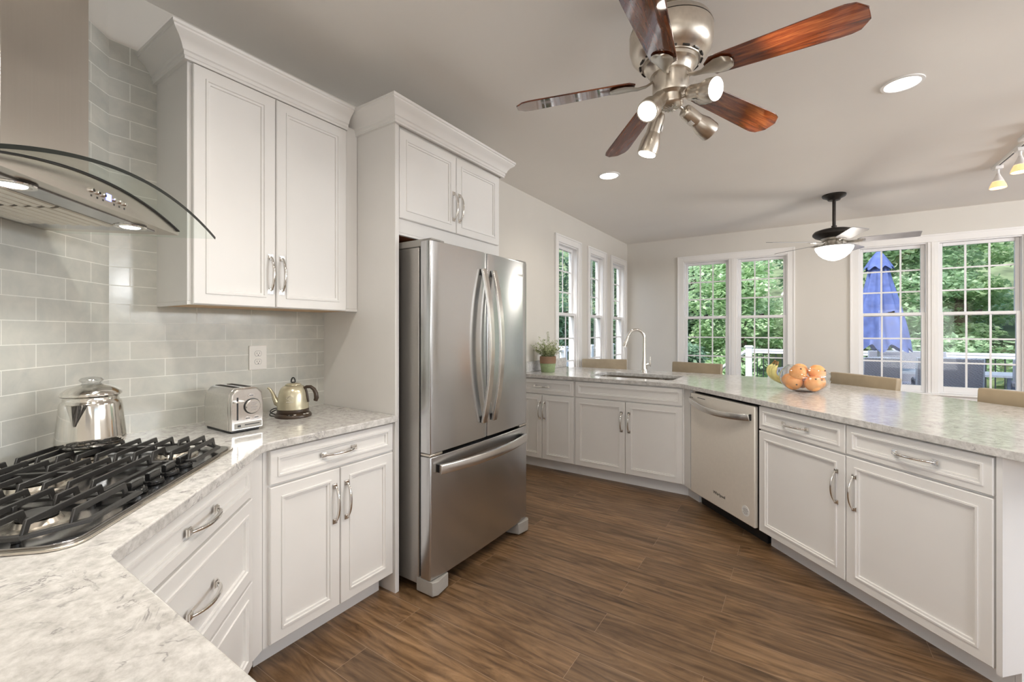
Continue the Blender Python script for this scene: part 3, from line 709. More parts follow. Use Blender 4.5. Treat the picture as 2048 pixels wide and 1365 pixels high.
# ------------------------------------------------------------------ cooktop (local frame on the diagonal wall: x to the left-wall side, -y into the room)
CM = Vector((XL, CORN)) + Vector((S2, -S2)) * .672
t = thing('cooktop', 'stainless gas cooktop with black cast iron grates in the corner', 'cooktop', (CM.x, CM.y, .914), R(135))
cx0, cx1, cy0, cy1 = -.388, .388, -.585, -.045
pl_ = round_poly([(cx0, cy0), (cx1, cy0), (cx1, cy1), (cx0, cy1)], [.05, .05, .02, .02])
m = MB(); m.prism(pl_, .0, .006); m.build('edge_trim', M['hob_edge'], t, bevel=.002)
pl2 = round_poly([(cx0 + .012, cy0 + .012), (cx1 - .012, cy0 + .012), (cx1 - .012, cy1 - .012), (cx0 + .012, cy1 - .012)], [.045, .045, .02, .02])
m = MB(); m.prism(pl2, .006, .010); m.build('top_plate', M['hob_steel'], t, bevel=.001)
for i, bx in enumerate((-.262, -.262, 0, .262, .262)):
    by = (-.44, -.19, -.24, -.44, -.19)[i]; r = (.036, .046, .058, .046, .032)[i]
    bo = MB().lathe([(r + .022, .010), (r + .020, .015), (r + .006, .017), (r, .026), (r * .6, .028)], 28, (bx, by, 0)).build('burner', M['hob_edge'], t)
    MB().lathe([(r * .93, .0285), (r * .95, .034), (r * .85, .038), (r * .3, .039)], 28, (bx, by, 0)).build('burner_cap', M['iron'], bo)
def grate(x0, x1, y0, y1, cham, side):
    """cast iron section: low outer rail with chamfered front corners, tall fins running across"""
    zr0, zr1, zt = .020, .029, .056
    if side < 0: rail = [(x0 + cham, y0), (x1, y0), (x1, y1), (x0, y1), (x0, y0 + cham)]
    elif side > 0: rail = [(x0, y0), (x1 - cham, y0), (x1, y0 + cham), (x1, y1), (x0, y1)]
    else: rail = [(x0, y0), (x1, y0), (x1, y1), (x0, y1)]
    inn = []
    n = len(rail); w = .013
    cxm = sum(p[0] for p in rail) / n; cym = sum(p[1] for p in rail) / n
    for i in range(n):
        p = Vector(rail[i]); a = (p - Vector(rail[i - 1])).normalized(); c = (Vector(rail[(i + 1) % n]) - p).normalized()
        na, nc = Vector((-a.y, a.x)), Vector((-c.y, c.x)); mm = (na + nc); mm = mm / max(mm.dot(na), .3); inn.append(tuple(p + mm * w))
    m = MB(); m.prism(rail, zr0, zr1, [inn])
    ym = (y0 + y1) / 2
    nf = 10 if side else 8
    for k in range(nf):
        yy = y0 + .028 + (y1 - y0 - .056) * k / (nf - 1)
        e0 = x0 + (max(0, cham - (yy - y0)) if side < 0 else 0) + .004; e1 = x1 - (max(0, cham - (yy - y0)) if side > 0 else 0) - .004
        centre = (x0 + x1) / 2; gap = .030 if (side and k in (2, 7)) or (not side and k == 4) else 0
        spans = [(e0, centre - gap), (centre + gap, e1)] if gap else [(e0, e1)]
        for a, c in spans:
            m.rings([[(a, yy - .003, zr1 - .004), (a + .012, yy - .003, zt), (c - .012, yy - .003, zt), (c, yy - .003, zr1 - .004), (c, yy - .003, zr0), (c - .016, yy - .003, zr0 + .008), (c - .022, yy - .003, zt - .014), (a + .022, yy - .003, zt - .014), (a + .016, yy - .003, zr0 + .008), (a, yy - .003, zr0)],
                     [(a, yy + .003, zr1 - .004), (a + .012, yy + .0025, zt), (c - .012, yy + .0025, zt), (c, yy + .003, zr1 - .004), (c, yy + .003, zr0), (c - .016, yy + .003, zr0 + .008), (c - .022, yy + .003, zt - .014), (a + .022, yy + .003, zt - .014), (a + .016, yy + .003, zr0 + .008), (a, yy + .003, zr0)]])
    m.box((x0 + x1) / 2 - .006, (x0 + x1) / 2 + .006, ym - (y1 - y0) * .16, ym + (y1 - y0) * .16, .034, .050)
    for px, py in ((x0 + .02, y1 - .02), (x1 - .02, y1 - .02), (x0 + .02, y0 + cham + .02), (x1 - .02, y0 + cham + .02)): m.cyl((px, py, .0102), (px, py, .024), .007, .009, 10)
    return m.build('grate', M['iron'], t, bevel=.0012, seg=1)
grate(-.372, -.134, -.565, -.062, .075, -1); grate(-.130, .130, -.475, -.062, 0, 0); grate(.134, .372, -.565, -.062, .075, 1)
for k in range(4):
    x = -.095 + k * .075
    kb = MB().lathe([(.024, .0102), (.026, .014), (.0255, .022), (.023, .0245)], 26, (x, -.528, 0)); kb.box(x - .024, x + .024, -.5345, -.5215, .0245, .044); kb.build('knob', M['knob'], t, bevel=.002)

# ------------------------------------------------------------------ range hood
t = thing('range_hood', 'stainless chimney range hood with arched glass canopy over the cooktop', 'range hood', (CM.x, CM.y, 1.68), R(135))
m = MB(); m.box(-.14, .14, -.277, -.008, .07, 1.079); m.build('chimney', M['steel_hood'], t, bevel=.002)
def arch(x): return .070 - .425 * x * x - .0         # underside of the glass above the hood base
nb = 24; lp_f = []
# body: flat base, arched top, pointed ends, slightly bowed front
def bfront(x): return -.405
tops = []; m = MB()
xs = [-.362 + .724 * i / nb for i in range(nb + 1)]
loops = []
for x in xs:
    zt = max(arch(x) - .004, .006); loops.append([(x, -.008, 0), (x, bfront(x), 0), (x, bfront(x), zt), (x, -.008, zt)])
m.rings(loops); body = m.build('body', M['steel_hood'], t, ang=40)
m = MB(); n2 = 32; loops = []
for i in range(n2 + 1):
    x = -.440 + .845 * i / n2; z = arch(x); sl = -.85 * x; nx, nz = -sl, 1; l = math.hypot(nx, nz); nx, nz = nx / l * .007, nz / l * .007
    loops.append([(x, -.012, z), (x, -.500, z), (x + nx, -.500, z + nz), (x + nx, -.012, z + nz)])
m.rings(loops); m.build('glass_canopy', M['hood_glass'], t, ang=40)
m = MB()
loops = [[(p[1][0], -.5005, p[1][2]), (p[1][0], -.5035, p[1][2] - .001), (p[2][0], -.5035, p[2][2] + .001), (p[2][0], -.5005, p[2][2])] for p in loops]
m.rings(loops); m.build('glass_edge', M['glass_edge'], t)
m = MB(); m.rings([[(x, -.406, arch(x) - .005), (x, -.412, arch(x) - .005), (x, -.412, arch(x) - .001), (x, -.406, arch(x) - .001)] for x in [-.355 + .71 * i / 24 for i in range(25)]]); m.build('gasket', M['black'], t)
# underside: recessed plate, baffles, latch, lamps
m = MB(); m.box(-.30, .30, -.365, -.03, -.004, .0); m.build('bottom_plate', M['hob_steel'], t, bevel=.001)
for sx in (-1, 1):
    m = MB()
    for k in range(8):
        yy = -.295 + k * .030
        m.rings([[(sx * .006, yy, -.0045), (sx * .006, yy + .017, -.0045), (sx * .006, yy + .017, -.011), (sx * .006, yy + .004, -.008)], [(sx * .215, yy, -.0045), (sx * .215, yy + .017, -.0045), (sx * .215, yy + .017, -.011), (sx * .215, yy + .004, -.008)]])
    fb = m.build('baffle_filter', M['hob_edge'], t, smooth=False)
    m = MB()
    for k in range(8): m.box(sx * .006, sx * .213, -.295 + k * .030 + .0175, -.295 + k * .030 + .0285, -.0052, -.0042)
    m.build('filter_slot', M['dark_gap'], fb, smooth=False)
    m = MB(); m.box(sx * .09, sx * .115, -.065, -.055, -.018, -.0045); m.build('filter_latch', M['chrome'], fb, bevel=.002)
for x, y in ((-.185, -.335), (.225, -.335)):
    lm = MB().lathe([(.042, -.0045), (.041, -.0075), (.032, -.0085), (.031, -.005)], 24, (x, y, 0)).build('lamp_ring', M['chrome'], t)
    MB().lathe([(.026, -.0062), (.023, -.0085), (.01, -.009)], 20, (x, y, 0)).build('lamp_lens', M['led'], lm)
    ld = bpy.data.lights.new('hood_lamp', 'SPOT'); ld.energy = 9; ld.spot_size = R(115); ld.spot_blend = .6; ld.shadow_soft_size = .025; ld.color = (1, .97, .9)
    lo = bpy.data.objects.new('hood_lamp', ld); C.objects.link(lo); lo.parent = t; lo.location = (x, y, -.012)
# buttons and display
for k in range(7):
    x = -.06 + k * .0215 + (.0 if k < 3 else 0); x = -.052 + (k) * .0213; y = bfront(x)
    if k == 3:
        d_ = MB().box(x - .009, x + .009, y - .0014, y + .002, .020, .038).build('display', M['blue_led'], t, smooth=False)
    else:
        m = MB(); m.tube([(x, y + .002, .029), (x, y - .005, .029), (x, y - .0065, .029)], [.006, .006, .0045], 14); m.build('button', M['chrome'], t)
        MB().box(x - .002, x + .002, y - .0008, y + .001, .013, .018).build('button_mark', M['print_dark'], t, smooth=False)

# ------------------------------------------------------------------ things on the left worktop
# percolator
ZG = .914 + .0585
t = thing('coffee_percolator', 'shiny steel percolator pot with glass knob on the back burner', 'coffee pot', (-1.925, .428, ZG), R(-12.5))
m = MB(); m.lathe([(.085, 0), (.095, .006), (.0985, .018), (.097, .035), (.0915, .09), (.086, .150), (.084, .158), (.079, .163), (.077, .166), (.077, .178), (.082, .181)], 56); m.build('body', M['pot_steel'], t, ang=50)
m = MB(); m.lathe([(.083, .182), (.086, .185), (.085, .190), (.081, .197), (.066, .208), (.048, .216), (.036, .220), (.034, .222)], 56); m.build('lid', M['pot_steel'], t, ang=50)
m = MB(); m.lathe([(.030, .2225), (.026, .226), (.027, .231), (.033, .234), (.0345, .239), (.029, .246), (.012, .250)], 32); m.build('glass_knob', M['knob_glass'], t, ang=50)
t.scale = (.88, .88, .88)
# V spout on the side facing the camera-left: local direction
def vspout():
    m = MB(); ang0 = R(-28); lp = []
    for i in range(9):
        f = i / 8; z = .083 + (.158 - .083) * f; hw = .006 + .030 * f; out = .004 + .020 * f; rr = .0925 - .0065 * f
        c, s_ = math.cos(ang0), math.sin(ang0)
        pts = []
        for a, o in ((-1, -.004), (-.55, out * .62), (0, out), (.55, out * .62), (1, -.004)):
            lat = a * hw; rad = math.sqrt(max(rr * rr - lat * lat, 0)) + o
            pts.append((c * rad - s_ * lat, s_ * rad + c * lat, z))
        lp.append(pts)
    m.rings(lp); return m
sp = vspout().build('spout', M['pot_steel'], t, ang=60)
m = MB(); a0 = R(152); c_, s_ = math.cos(a0), math.sin(a0)
m.tube([(c_ * r, s_ * r, z) for r, z in ((.088, .150), (.130, .150), (.142, .13), (.140, .08), (.125, .055))], [.008, .011, .012, .011, .008], 12); m.build('handle', M['black'], t)

# toaster: local x = width of the control face, -y = control face, seen turned towards the camera
t = thing('toaster', 'brushed steel two slice toaster with dial in front of the tiles', 'toaster', (-2.085, .922, .914), R(90))
tw, tl_, th_ = .068, .122, .187
def tsec(y, k=1.0, dz=0):
    return [(-tw * k, y, .012), (-tw * k, y, .12), (-tw * k + .006, y, .165 - dz), (-tw * k + .022, y, th_ - .004 - dz), (-tw * k + .03, y, th_ - dz), (tw * k - .03, y, th_ - dz), (tw * k - .022, y, th_ - .004 - dz), (tw * k - .006, y, .165 - dz), (tw * k, y, .12), (tw * k, y, .012)]
m = MB(); m.rings([tsec(-tl_ + .012), tsec(-tl_ + .02), tsec(tl_ - .03), tsec(tl_ - .01, .95, .006), tsec(tl_, .86, .014)]); m.build('shell', M['toaster'], t, ang=25, bevel=.002)
m = MB(); m.rings([tsec(-tl_ + .011, .985, .002), tsec(-tl_ - .006, .985, .002), tsec(-tl_ - .010, .93, .008)]); fp = m.build('front_panel', M['toaster'], t, ang=25, bevel=.003)
m = MB(); m.box(-tw + .01, tw - .01, -tl_ + .01, tl_ - .015, 0, .012); m.build('base', M['black'], t, bevel=.003)
for sx in (-1, 1):
    m = MB(); m.box(sx * .012, sx * .034, -.088, .082, th_ - .002, th_ + .0012); m.build('bread_slot', M['dark_gap'], t, smooth=False)
yf = -tl_ - .0105
m = MB(); m.box(-.0425, -.0365, yf - .0006, yf + .002, .055, .150); m.build('lever_slot', M['black'], fp, smooth=False)
m = MB(); m.box(-.058, -.018, yf - .018, yf - .002, .128, .136); m.build('lever', M['steel_bar'], fp, bevel=.003)
m = MB(); m.tube([(.018, yf + .002, .108), (.018, yf - .010, .108), (.018, yf - .013, .108)], [.031, .030, .027], 32); dk = m.build('dial', M['steel_bar'], fp)
m = MB(); m.tube([(.018, yf + .002, .108), (.018, yf - .002, .108)], [.0335, .0335], 32); m.build('dial_ring', M['black'], fp)
m = MB()
for k in range(6): m.box(.006, .026 + .004 * (k % 3), yf - .0135, yf - .0128, .092 + k * .0062, .0932 + k * .0062)
m.build('dial_print', M['print'], dk, smooth=False)
for (x, z, wd) in ((.014, .153, .013), (.000, .058, .014), (.035, .058, .013)):
    m = MB(); m.prism([(x + wd * math.cos(a) * (1 if abs(math.cos(a)) > .3 else 1), z + .0068 * math.sin(a)) for a in [R(k * 20) for k in range(18)]], 0, .003); m.bm.transform(Matrix(((1, 0, 0, 0), (0, 0, -1, yf + .001), (0, 1, 0, 0), (0, 0, 0, 1)))); bt = m.build('button', M['steel_bar'], fp)
    MB().box(x - wd * .6, x + wd * .6, yf - .0028, yf - .0021, z - .002, z + .002).build('button_print', M['print'], bt, smooth=False)
m = MB(); m.box(-.052, .058, yf - .002, yf + .003, .018, .042); cr = m.build('shade_slider', M['grey_plastic'], fp, bevel=.004)
m = MB(); m.box(-.012, .048, yf - .0026, yf - .0012, .0305, .034); m.box(-.040, -.028, yf - .0028, yf - .0012, .026, .034); m.build('slider_slot', M['black'], cr, smooth=False)

# kettle base with its cord
KX, KY = -2.128, 1.222
t = thing('kettle_base', 'dark brown electric kettle base with buttons and black cord', 'kettle base', (KX, KY, .914), R(33.44))
m = MB(); a = []
for i in range(40):
    q = 2 * math.pi * i / 40; r = .086 + (.014 * max(0, math.cos(q - R(-60))) ** 2); a.append((r * math.cos(q), r * math.sin(q) * .94))
m.rings([[(x * .98, y * .98, 0) for x, y in a], [(x, y, .006) for x, y in a], [(x * .97, y * .97, .014) for x, y in a], [(x * .86, y * .86, .021) for x, y in a]]); m.build('plate', M['brown'], t, ang=50)
m = MB()
for k, q in enumerate((-75, -60, -30, -18)):
    m.lathe([(.0062, .0), (.006, .003)], 12, (.087 * math.cos(R(q)), .083 * math.sin(R(q)), .0175))
m.build('button', M['silver_paper'], t)
m = MB(); m.box(.010, .036, -.086, -.076, .017, .0205); m.build('display', M['black'], t, bevel=.001)
m = MB()
for k in range(2):
    m.tube([(-.085 - .03 * math.cos(q) - .004 * k, .01 + .045 * math.sin(q) + .012 * k, .006 + .020 * (.5 + .5 * math.sin(q + k)) + .004 * k) for q in [2 * math.pi * j / 22 for j in range(23)]], .0028, 8)
m.tube([(-.07, .04, .02), (-.075, .05, .03), (-.085, .06, .03)], .006, 8)
m.build('cord', M['black'], t, fix=True)
t = thing('electric_kettle', 'champagne gold gooseneck kettle with dark brown handle on its base', 'kettle', (KX, KY, .914 + .0215), R(33.44))
m = MB(); m.lathe([(.072, 0), (.0735, .003), (.0725, .016), (.070, .0175)], 40); m.build('collar', M['brown'], t)
m = MB(); m.lathe([(.0725, .018), (.0725, .030), (.0700, .060), (.0665, .090), (.062, .108), (.0555, .121), (.046, .130), (.036, .134), (.030, .135)], 44); bd = m.build('body', M['gold'], t, ang=50)
m = MB(); m.lathe([(.037, .1355), (.036, .139), (.028, .143), (.012, .146), (.006, .1465)], 32); ld_ = m.build('lid', M['gold'], t, ang=50)
m = MB(); m.lathe([(.010, .147), (.010, .151)], 14); m.tube([(-.010 * math.cos(q) , 0, .150 + .022 * math.sin(q)) for q in [R(k * 15) for k in range(13)]], .0032, 10, up=(0, 1, 0)); m.build('lid_loop', M['black'], ld_)
m = MB(); m.tube([(-.060, 0, .034), (-.082, 0, .046), (-.094, 0, .068), (-.104, 0, .094), (-.116, 0, .112), (-.128, 0, .120)], [.017, .0165, .0115, .0078, .006, .0052], 16, up=(0, 1, 0)); m.build('spout', M['gold'], t, ang=60)
m = MB(); m.tube([(.052, 0, .118), (.068, 0, .126), (.088, 0, .126), (.104, 0, .114), (.114, 0, .094), (.117, 0, .070), (.112, 0, .056)], [.007, .008, .0085, .0095, .0105, .0115, .010], 14, up=(0, 1, 0)); m.tube([(.062, 0, .118), (.070, 0, .085), (.077, 0, .050)], [.006, .0058, .0045], 10, up=(0, 1, 0)); m.build('handle', M['brown'], t, ang=60)
m = MB(); m.M = face_matrix((.018, -.0685, .078), (.965, .262, 0), (0, .045, 1))
for i in range(4):
    q = R(45 + 90 * i); q2 = R(45 + 90 * (i + 1)); m.tube([(.017 * math.cos(R(90 * i)), .012 * math.sin(R(90 * i)), .0), (.017 * math.cos(R(90 * i + 90)), .012 * math.sin(R(90 * i + 90)), .0)], .0006, 6)
m.tube([(-.006, -.002, 0), (0, .005, 0), (.006, -.002, 0)], .0006, 6); m.box(-.016, .016, -.0205, -.0185, -.001, .0004); m.build('emblem', M['silver_paper'], bd)

# outlet on the tiles
t = thing('power_outlet', 'ivory double power outlet on the tiles above the toaster', 'outlet', (XL + .0072, 1.150, 1.205), R(90))
m = MB(); m.box(-.044, .044, -.006, 0, -.062, .062); pt = m.build('cover_plate', M['outlet'], t, bevel=.002)
for zc in (.021, -.021):
    m = MB(); m.M = face_matrix((0, -.006, zc), (1, 0, 0), (0, 0, 1)); m.prism([(.0165 * math.cos(R(k * 15)), max(-.0125, min(.0125, .0165 * math.sin(R(k * 15))))) for k in range(24)], 0, .0012); sk = m.build('socket', M['outlet'], t)
    m = MB(); m.M = face_matrix((0, -.0073, zc), (1, 0, 0), (0, 0, 1)); m.box(-.0075, -.0055, -.002, .006, 0, .0003); m.box(.0055, .0075, -.002, .0055, 0, .0003); m.lathe([(.0026, 0), (.0026, .0003)], 10, (0, -.008, 0)); m.build('slots', M['black'], sk, smooth=False)
    m = MB(); m.M = face_matrix((0, -.0062, zc), (1, 0, 0), (0, 0, 1)); m.prism([(.0178 * math.cos(R(k * 15)), max(-.0138, min(.0138, .0178 * math.sin(R(k * 15))))) for k in range(24)], 0, .0003); m.build('socket_outline', M['print'], sk)

# ------------------------------------------------------------------ things on the peninsula
# potted plant
t = thing('potted_plant', 'small pale fern in a green pot with woven band by the refrigerator', 'plant', (-2.165, 3.95, .922))
m = MB(); m.lathe([(.066, 0), (.070, .004), (.079, .075), (.0815, .090)], 32); m.build('pot', M['green_pot'], t)
m = MB(); m.lathe([(.0815, .0905), (.084, .110), (.084, .150), (.082, .162), (.076, .163), (.074, .150)], 32); m.build('woven_band', M['jute'], t, ang=60)
rp = random.Random(3); m = MB()
for s in range(60):
    a = rp.uniform(0, 2 * math.pi); lean = rp.uniform(.1, 1.25) ** 1.0; ln = rp.uniform(.10, .19) * (1.25 if lean < .4 else 1); r0 = rp.uniform(0, .05)
    p = Vector((r0 * math.cos(a), r0 * math.sin(a), .150)); pts = [p.copy()]
    d = Vector((math.cos(a) * math.sin(lean * .7), math.sin(a) * math.sin(lean * .7), math.cos(lean * .7))).normalized()
    for k in range(6):
        pts.append(pts[-1] + d * ln / 6); d = (d + Vector((math.cos(a), math.sin(a), -.35)) * .10 * lean).normalized()
    m.tube(pts, [.0012 * (1 - .1 * k) for k in range(7)], 4)
    for k in range(1, 7):
        for j in range(7):
            b = rp.uniform(0, 2 * math.pi); e = rp.uniform(-.3, .9); l = rp.uniform(.011, .022); wv = Vector((math.cos(b) * math.cos(e), math.sin(b) * math.cos(e), math.sin(e)))
            q = pts[k] + (pts[k - 1] - pts[k]) * rp.random(); sd = wv.cross(Vector((rp.random(), rp.random(), 1))).normalized() * l * .32
            q = q + wv * rp.uniform(0, .012)
            m.f([m.v(q), m.v(q + wv * l * .5 + sd), m.v(q + wv * l), m.v(q + wv * l * .5 - sd)])
# tall central sprig
for k in range(30):
    z = .16 + .0085 * k; rr = .035 * (1 - k / 31) + .006
    for j in range(7):
        b = rp.uniform(0, 2 * math.pi); q = Vector((rp.uniform(-.006, .006), rp.uniform(-.006, .006), z)); wv = Vector((math.cos(b), math.sin(b), .6)).normalized(); l = rp.uniform(.4, 1) * rr + .004; sd = wv.cross(Vector((0, 0, 1))) * .0045
        q = q + wv * l * .6
        m.f([m.v(q), m.v(q + wv * .006 + sd), m.v(q + wv * .013), m.v(q + wv * .006 - sd)])
f_ = m.build('foliage', M['herb'], t, smooth=False, fix=False); f_['kind'] = 'stuff'
m = MB(); m.lathe([(.074, .140), (.04, .147), (.001, .15)], 20); m.build('soil', M['bark'], t)

# glass bowl, its opening cut at a slant
BX, BY = .030, 3.66
t = thing('glass_bowl', 'clear round glass bowl full of oranges on the peninsula worktop', 'bowl', (BX, BY, .922), R(YAW))
m = MB(); seg = 48; prof = []
for i in range(15):
    q = R(-68 + i * 9.2); prof.append((q, .152 * math.cos(q), .108 + .118 * math.sin(q)))
def cutz(x, y): return .178 - .18 * x
loops = []
base_r = [(.058, 0.0), (.060, .004)]
for r, z in base_r: loops.append([(r * math.cos(2 * math.pi * i / seg), r * math.sin(2 * math.pi * i / seg), z) for i in range(seg)])
qs = [-1 + i / 14 for i in range(15)]
for fr in [i / 12 for i in range(1, 13)]:
    lp = []
    for i in range(seg):
        a = 2 * math.pi * i / seg
        # find the polar angle where the wall meets the slanted rim
        lo, hi = R(-66), R(75)
        for _ in range(22):
            mid = (lo + hi) / 2; x = .152 * math.cos(mid) * math.cos(a)
            if .098 + .108 * math.sin(mid) > .160 - .26 * x: hi = mid
            else: lo = mid
        q = R(-66) + (lo - R(-66)) * fr; lp.append((.152 * math.cos(q) * math.cos(a), .152 * math.cos(q) * math.sin(a), .098 + .108 * math.sin(q)))
    loops.append(lp)
m.rings(loops, cap1=False); bw = m.build('bowl_wall', M['bowl_glass'], t, ang=60, fix=False)
m = MB(); m.tube([Vector(p) for p in loops[-1]], .0032, 8, closed=True); m.build('rim', M['bowl_glass'], bw)
# oranges inside
OR = .052
def orange(r):
    m = MB(); lp = []
    for i in range(1, 18):
        q = math.pi * i / 18; dz = -math.cos(q) * r * .94; rr = r * math.sin(q)
        lp.append([(rr * math.cos(2 * math.pi * k / 28), rr * math.sin(2 * math.pi * k / 28), dz) for k in range(28)])
    m.rings(lp); return m
spots = [(-.066, -.030, .132), (.062, -.036, .134), (-.002, .050, .140), (-.084, -.012, .066), (.004, -.083, .062), (.084, -.006, .066), (.036, .078, .064), (-.050, .082, .066)]
olab = ['orange at upper left of the glass bowl', 'orange at upper right of the glass bowl', 'orange at the middle top of the glass bowl behind two others', 'orange at lower left of the glass bowl', 'orange low in front middle of the glass bowl with stem star showing', 'orange at lower right of the glass bowl', 'orange low at the back right of the glass bowl', 'orange low at the back left of the glass bowl']
O0 = None; co, si = math.cos(R(YAW)), math.sin(R(YAW))
for i, (x, y, z) in enumerate(spots):
    if O0 is None:
        o = tag(orange(OR).build('orange', M['orange']), olab[i], 'orange', 'oranges in the glass bowl')
        m = MB(); m.lathe([(.006, .0515), (.005, .0545), (.002, .0555)], 8); m.build('stem_scar', M['bark'], o); O0 = o
    else: o = copy_tree(O0); o['label'] = olab[i]
    o.location = (BX + co * x - si * y, BY + si * x + co * y, .922 + z); o.rotation_euler = ((.9, .3, .2), (.5, 1.2, 0), (2.4, .3, 1), (1.8, .2, .4), (.75, .35, 0), (.9, .9, 0), (.2, 2, 0), (2, 1, 0))[i]
    if i in (1, 3): o.scale = (1.04, 1.04, 1.04)
# bananas leaning on the bowl
t = thing('banana_bunch', 'small bunch of yellow bananas behind the left of the glass bowl', 'bananas', (-.092, 3.715, .922), R(YAW))
for k in range(3):
    pts = []; rs = []
    for i in range(14):
        f = i / 13; q = R(-60 + 150 * f); pts.append((-.035 - .06 * math.cos(q) + .135 * (1 - f) ** 2 * 1.0, .012 + .030 * k + .02 * (f - .5), .020 + .150 * f + .004 * k)); rs.append(.0175 * (min(1, .35 + f * 4) * min(1, (1 - f) * 4.5 + .25)))
    o = MB().tube(pts, rs, 10).build('banana', M['banana'], t, ang=60)
    MB().tube([pts[-1], Vector(pts[-1]) + Vector((.010, .01 - .014 * k, .026))], [.0055, .007], 8).build('stalk', M['banana_tip'], o)

# ------------------------------------------------------------------ bar stools
def stool():
    t = thing('bar_stool', '', 'bar stool', (0, 0, 0))
    m = MB(); m.prism(round_poly([(-.235, -.22), (.235, -.22), (.235, .20), (-.235, .20)], [.04] * 4), .60, .67); m.build('seat', M['leather'], t, bevel=.015, seg=3)
    m = MB(); lp = []
    for z, y, hw in ((.60, .205, .225), (.72, .222, .25), (.88, .240, .268), (.985, .250, .270), (1.0, .252, .268)):
        lp.append(round_poly([(-hw, y - .025), (hw, y - .025), (hw, y + .025), (-hw, y + .025)], [.008] * 4, 3)); lp[-1] = [(px, py + .03 * (1 - (px / .27) ** 2) - .03, z) for px, py in lp[-1]]
    m.rings(lp); bk = m.build('backrest', M['leather'], t, bevel=.006, seg=2)
    m = MB()
    for s in (-1, 1): m.tube([(s * .268, .2235, .995), (s * .268, .215, .88), (s * .250, .198, .72)], .0022, 6)
    m.build('seam', M['leather'], bk)
    for sx in (-1, 1):
        for sy in (-1, 1):
            m = MB(); m.tube([(sx * .195, sy * .175, .605), (sx * .215, sy * .20, 0)], [1, .8], flat=(.020, .020)); m.build('leg', M['leg_wood'], t, bevel=.002)
    for a, b_ in (((-.208, -.19, .22), (.208, -.19, .22)), ((-.208, .19, .22), (.208, .19, .22)), ((-.205, -.19, .30), (-.205, .19, .30)), ((.205, -.19, .30), (.205, .19, .30))):
        MB().tube([a, b_], 1, flat=(.011, .015)).build('stretcher', M['leg_wood'], t)
    return t
S0 = stool()
sl = [((-2.01, 5.11), 20, 'tan leather bar stool in front of the three tall windows'), ((-.925, 5.06), -15, 'tan leather bar stool behind the faucet and sink'), ((.43, 4.36), -47, 'tan leather bar stool just right of the fruit bowl'), ((1.115, 3.575), -46, 'tan leather bar stool at the near right end of the peninsula')]
for i, ((x, y), a, lb) in enumerate(sl):
    o = S0 if i == 0 else copy_tree(S0); o['label'] = lb; o['group'] = 'bar stools along the peninsula'
    o.location = (x + .24 * math.sin(R(a)), y - .24 * math.cos(R(a)), 0); o.rotation_euler = (0, 0, R(a))

# ------------------------------------------------------------------ lights and fans
def spot_lamp(name, loc, tgt, power, size, soft, parent=None, col=(1, .93, .83), blend=.5):
    d = bpy.data.lights.new(name, 'SPOT'); d.energy = power; d.spot_size = R(size); d.spot_blend = blend; d.shadow_soft_size = soft; d.color = col
    o = bpy.data.objects.new(name, d); C.objects.link(o); o.location = loc
    o.rotation_euler = (Vector(tgt) - Vector(loc)).to_track_quat('-Z', 'Y').to_euler()
    if parent is not None: o.parent = parent
    return o
def downlight(x, y, label, power=30, group='recessed ceiling lights'):
    t = thing('recessed_light', label, 'ceiling light', (x, y, ZC), 0, group)
    m = MB(); m.lathe([(.098, -.0005), (.097, -.006), (.082, -.008), (.078, -.002), (.078, -.0005)], 40, cap0=False, cap1=False); m.build('trim_ring', M['trim'], t)
    m = MB(); m.lathe([(.0775, -.0045), (.05, -.0055), (.001, -.006)], 36, cap0=False); m.build('lens', M['can_lens'], t)
    spot_lamp('downlight_lamp', (0, 0, -.02), (0, 0, -1), power, 150, .07, t, blend=.9)
    return t
downlight(.491, 3.306, 'round recessed ceiling light right of the large ceiling fan')
downlight(-1.444, 3.787, 'round recessed ceiling light above the sink')
downlight(-1.0, .42, 'round recessed ceiling light over the cooktop corner', 54)
downlight(.05, .95, 'added recessed ceiling light out of view, brightening the peninsula doors', 36)  # fill lamp added above the view for the peninsula doors
downlight(2.9, 1.6, 'added recessed ceiling light over the unseen family room', 12)  # unseen lamp added to fill the family room side

def blade_mesh(r0, r1, w0, w1, th, nose=.9, square=False):
    m = MB(); n = 18; top = []; bot = []; up_ = []; lo_ = []
    for i in range(n + 1):
        f = i / n; x = r0 + (r1 - r0) * f; hw = w0 + (w1 - w0) * min(1, f * 1.15)
        e = 1
        if f < .08: e = math.sin(math.acos(1 - f / .08)) * .55 + .45
        if not square and f > .86: e = math.sqrt(max(0, 1 - ((f - .86) / .14) ** 2)) * .62 + .38
        if square and f > .97: e = .9
        up_.append((x, hw * e)); lo_.append((x, -hw * e))
    poly = lo_ + list(reversed(up_)); m.prism(poly, -th / 2, th / 2); return m
def paddle():
    """the cast leaf shaped holder below each blade"""
    m = MB(); lp = []
    for x, hw, z in ((.072, .010, .002), (.10, .011, -.010), (.135, .015, -.014), (.16, .028, -.010), (.19, .041, -.009), (.22, .042, -.009), (.243, .029, -.009), (.252, .006, -.008)):
        lp.append([(x, -hw, z), (x, -hw * .5, z - .006), (x, 0, z - .004), (x, hw * .5, z - .006), (x, hw, z), (x, hw * .6, z + .003), (x, -hw * .6, z + .003)])
    m.rings(lp); return m
FX, FY = -.451, 1.889
t = thing('ceiling_fan', 'large brushed nickel ceiling fan with mahogany blades and four spotlights', 'ceiling fan', (FX, FY, ZC))
m = MB(); m.lathe([(.075, 0), (.076, -.01), (.066, -.035), (.045, -.055), (.020, -.062)], 32); m.build('canopy', M['nickel'], t)
m = MB(); m.cyl((0, 0, -.058), (0, 0, -.13), .013); m.build('down_rod', M['bronze'], t)
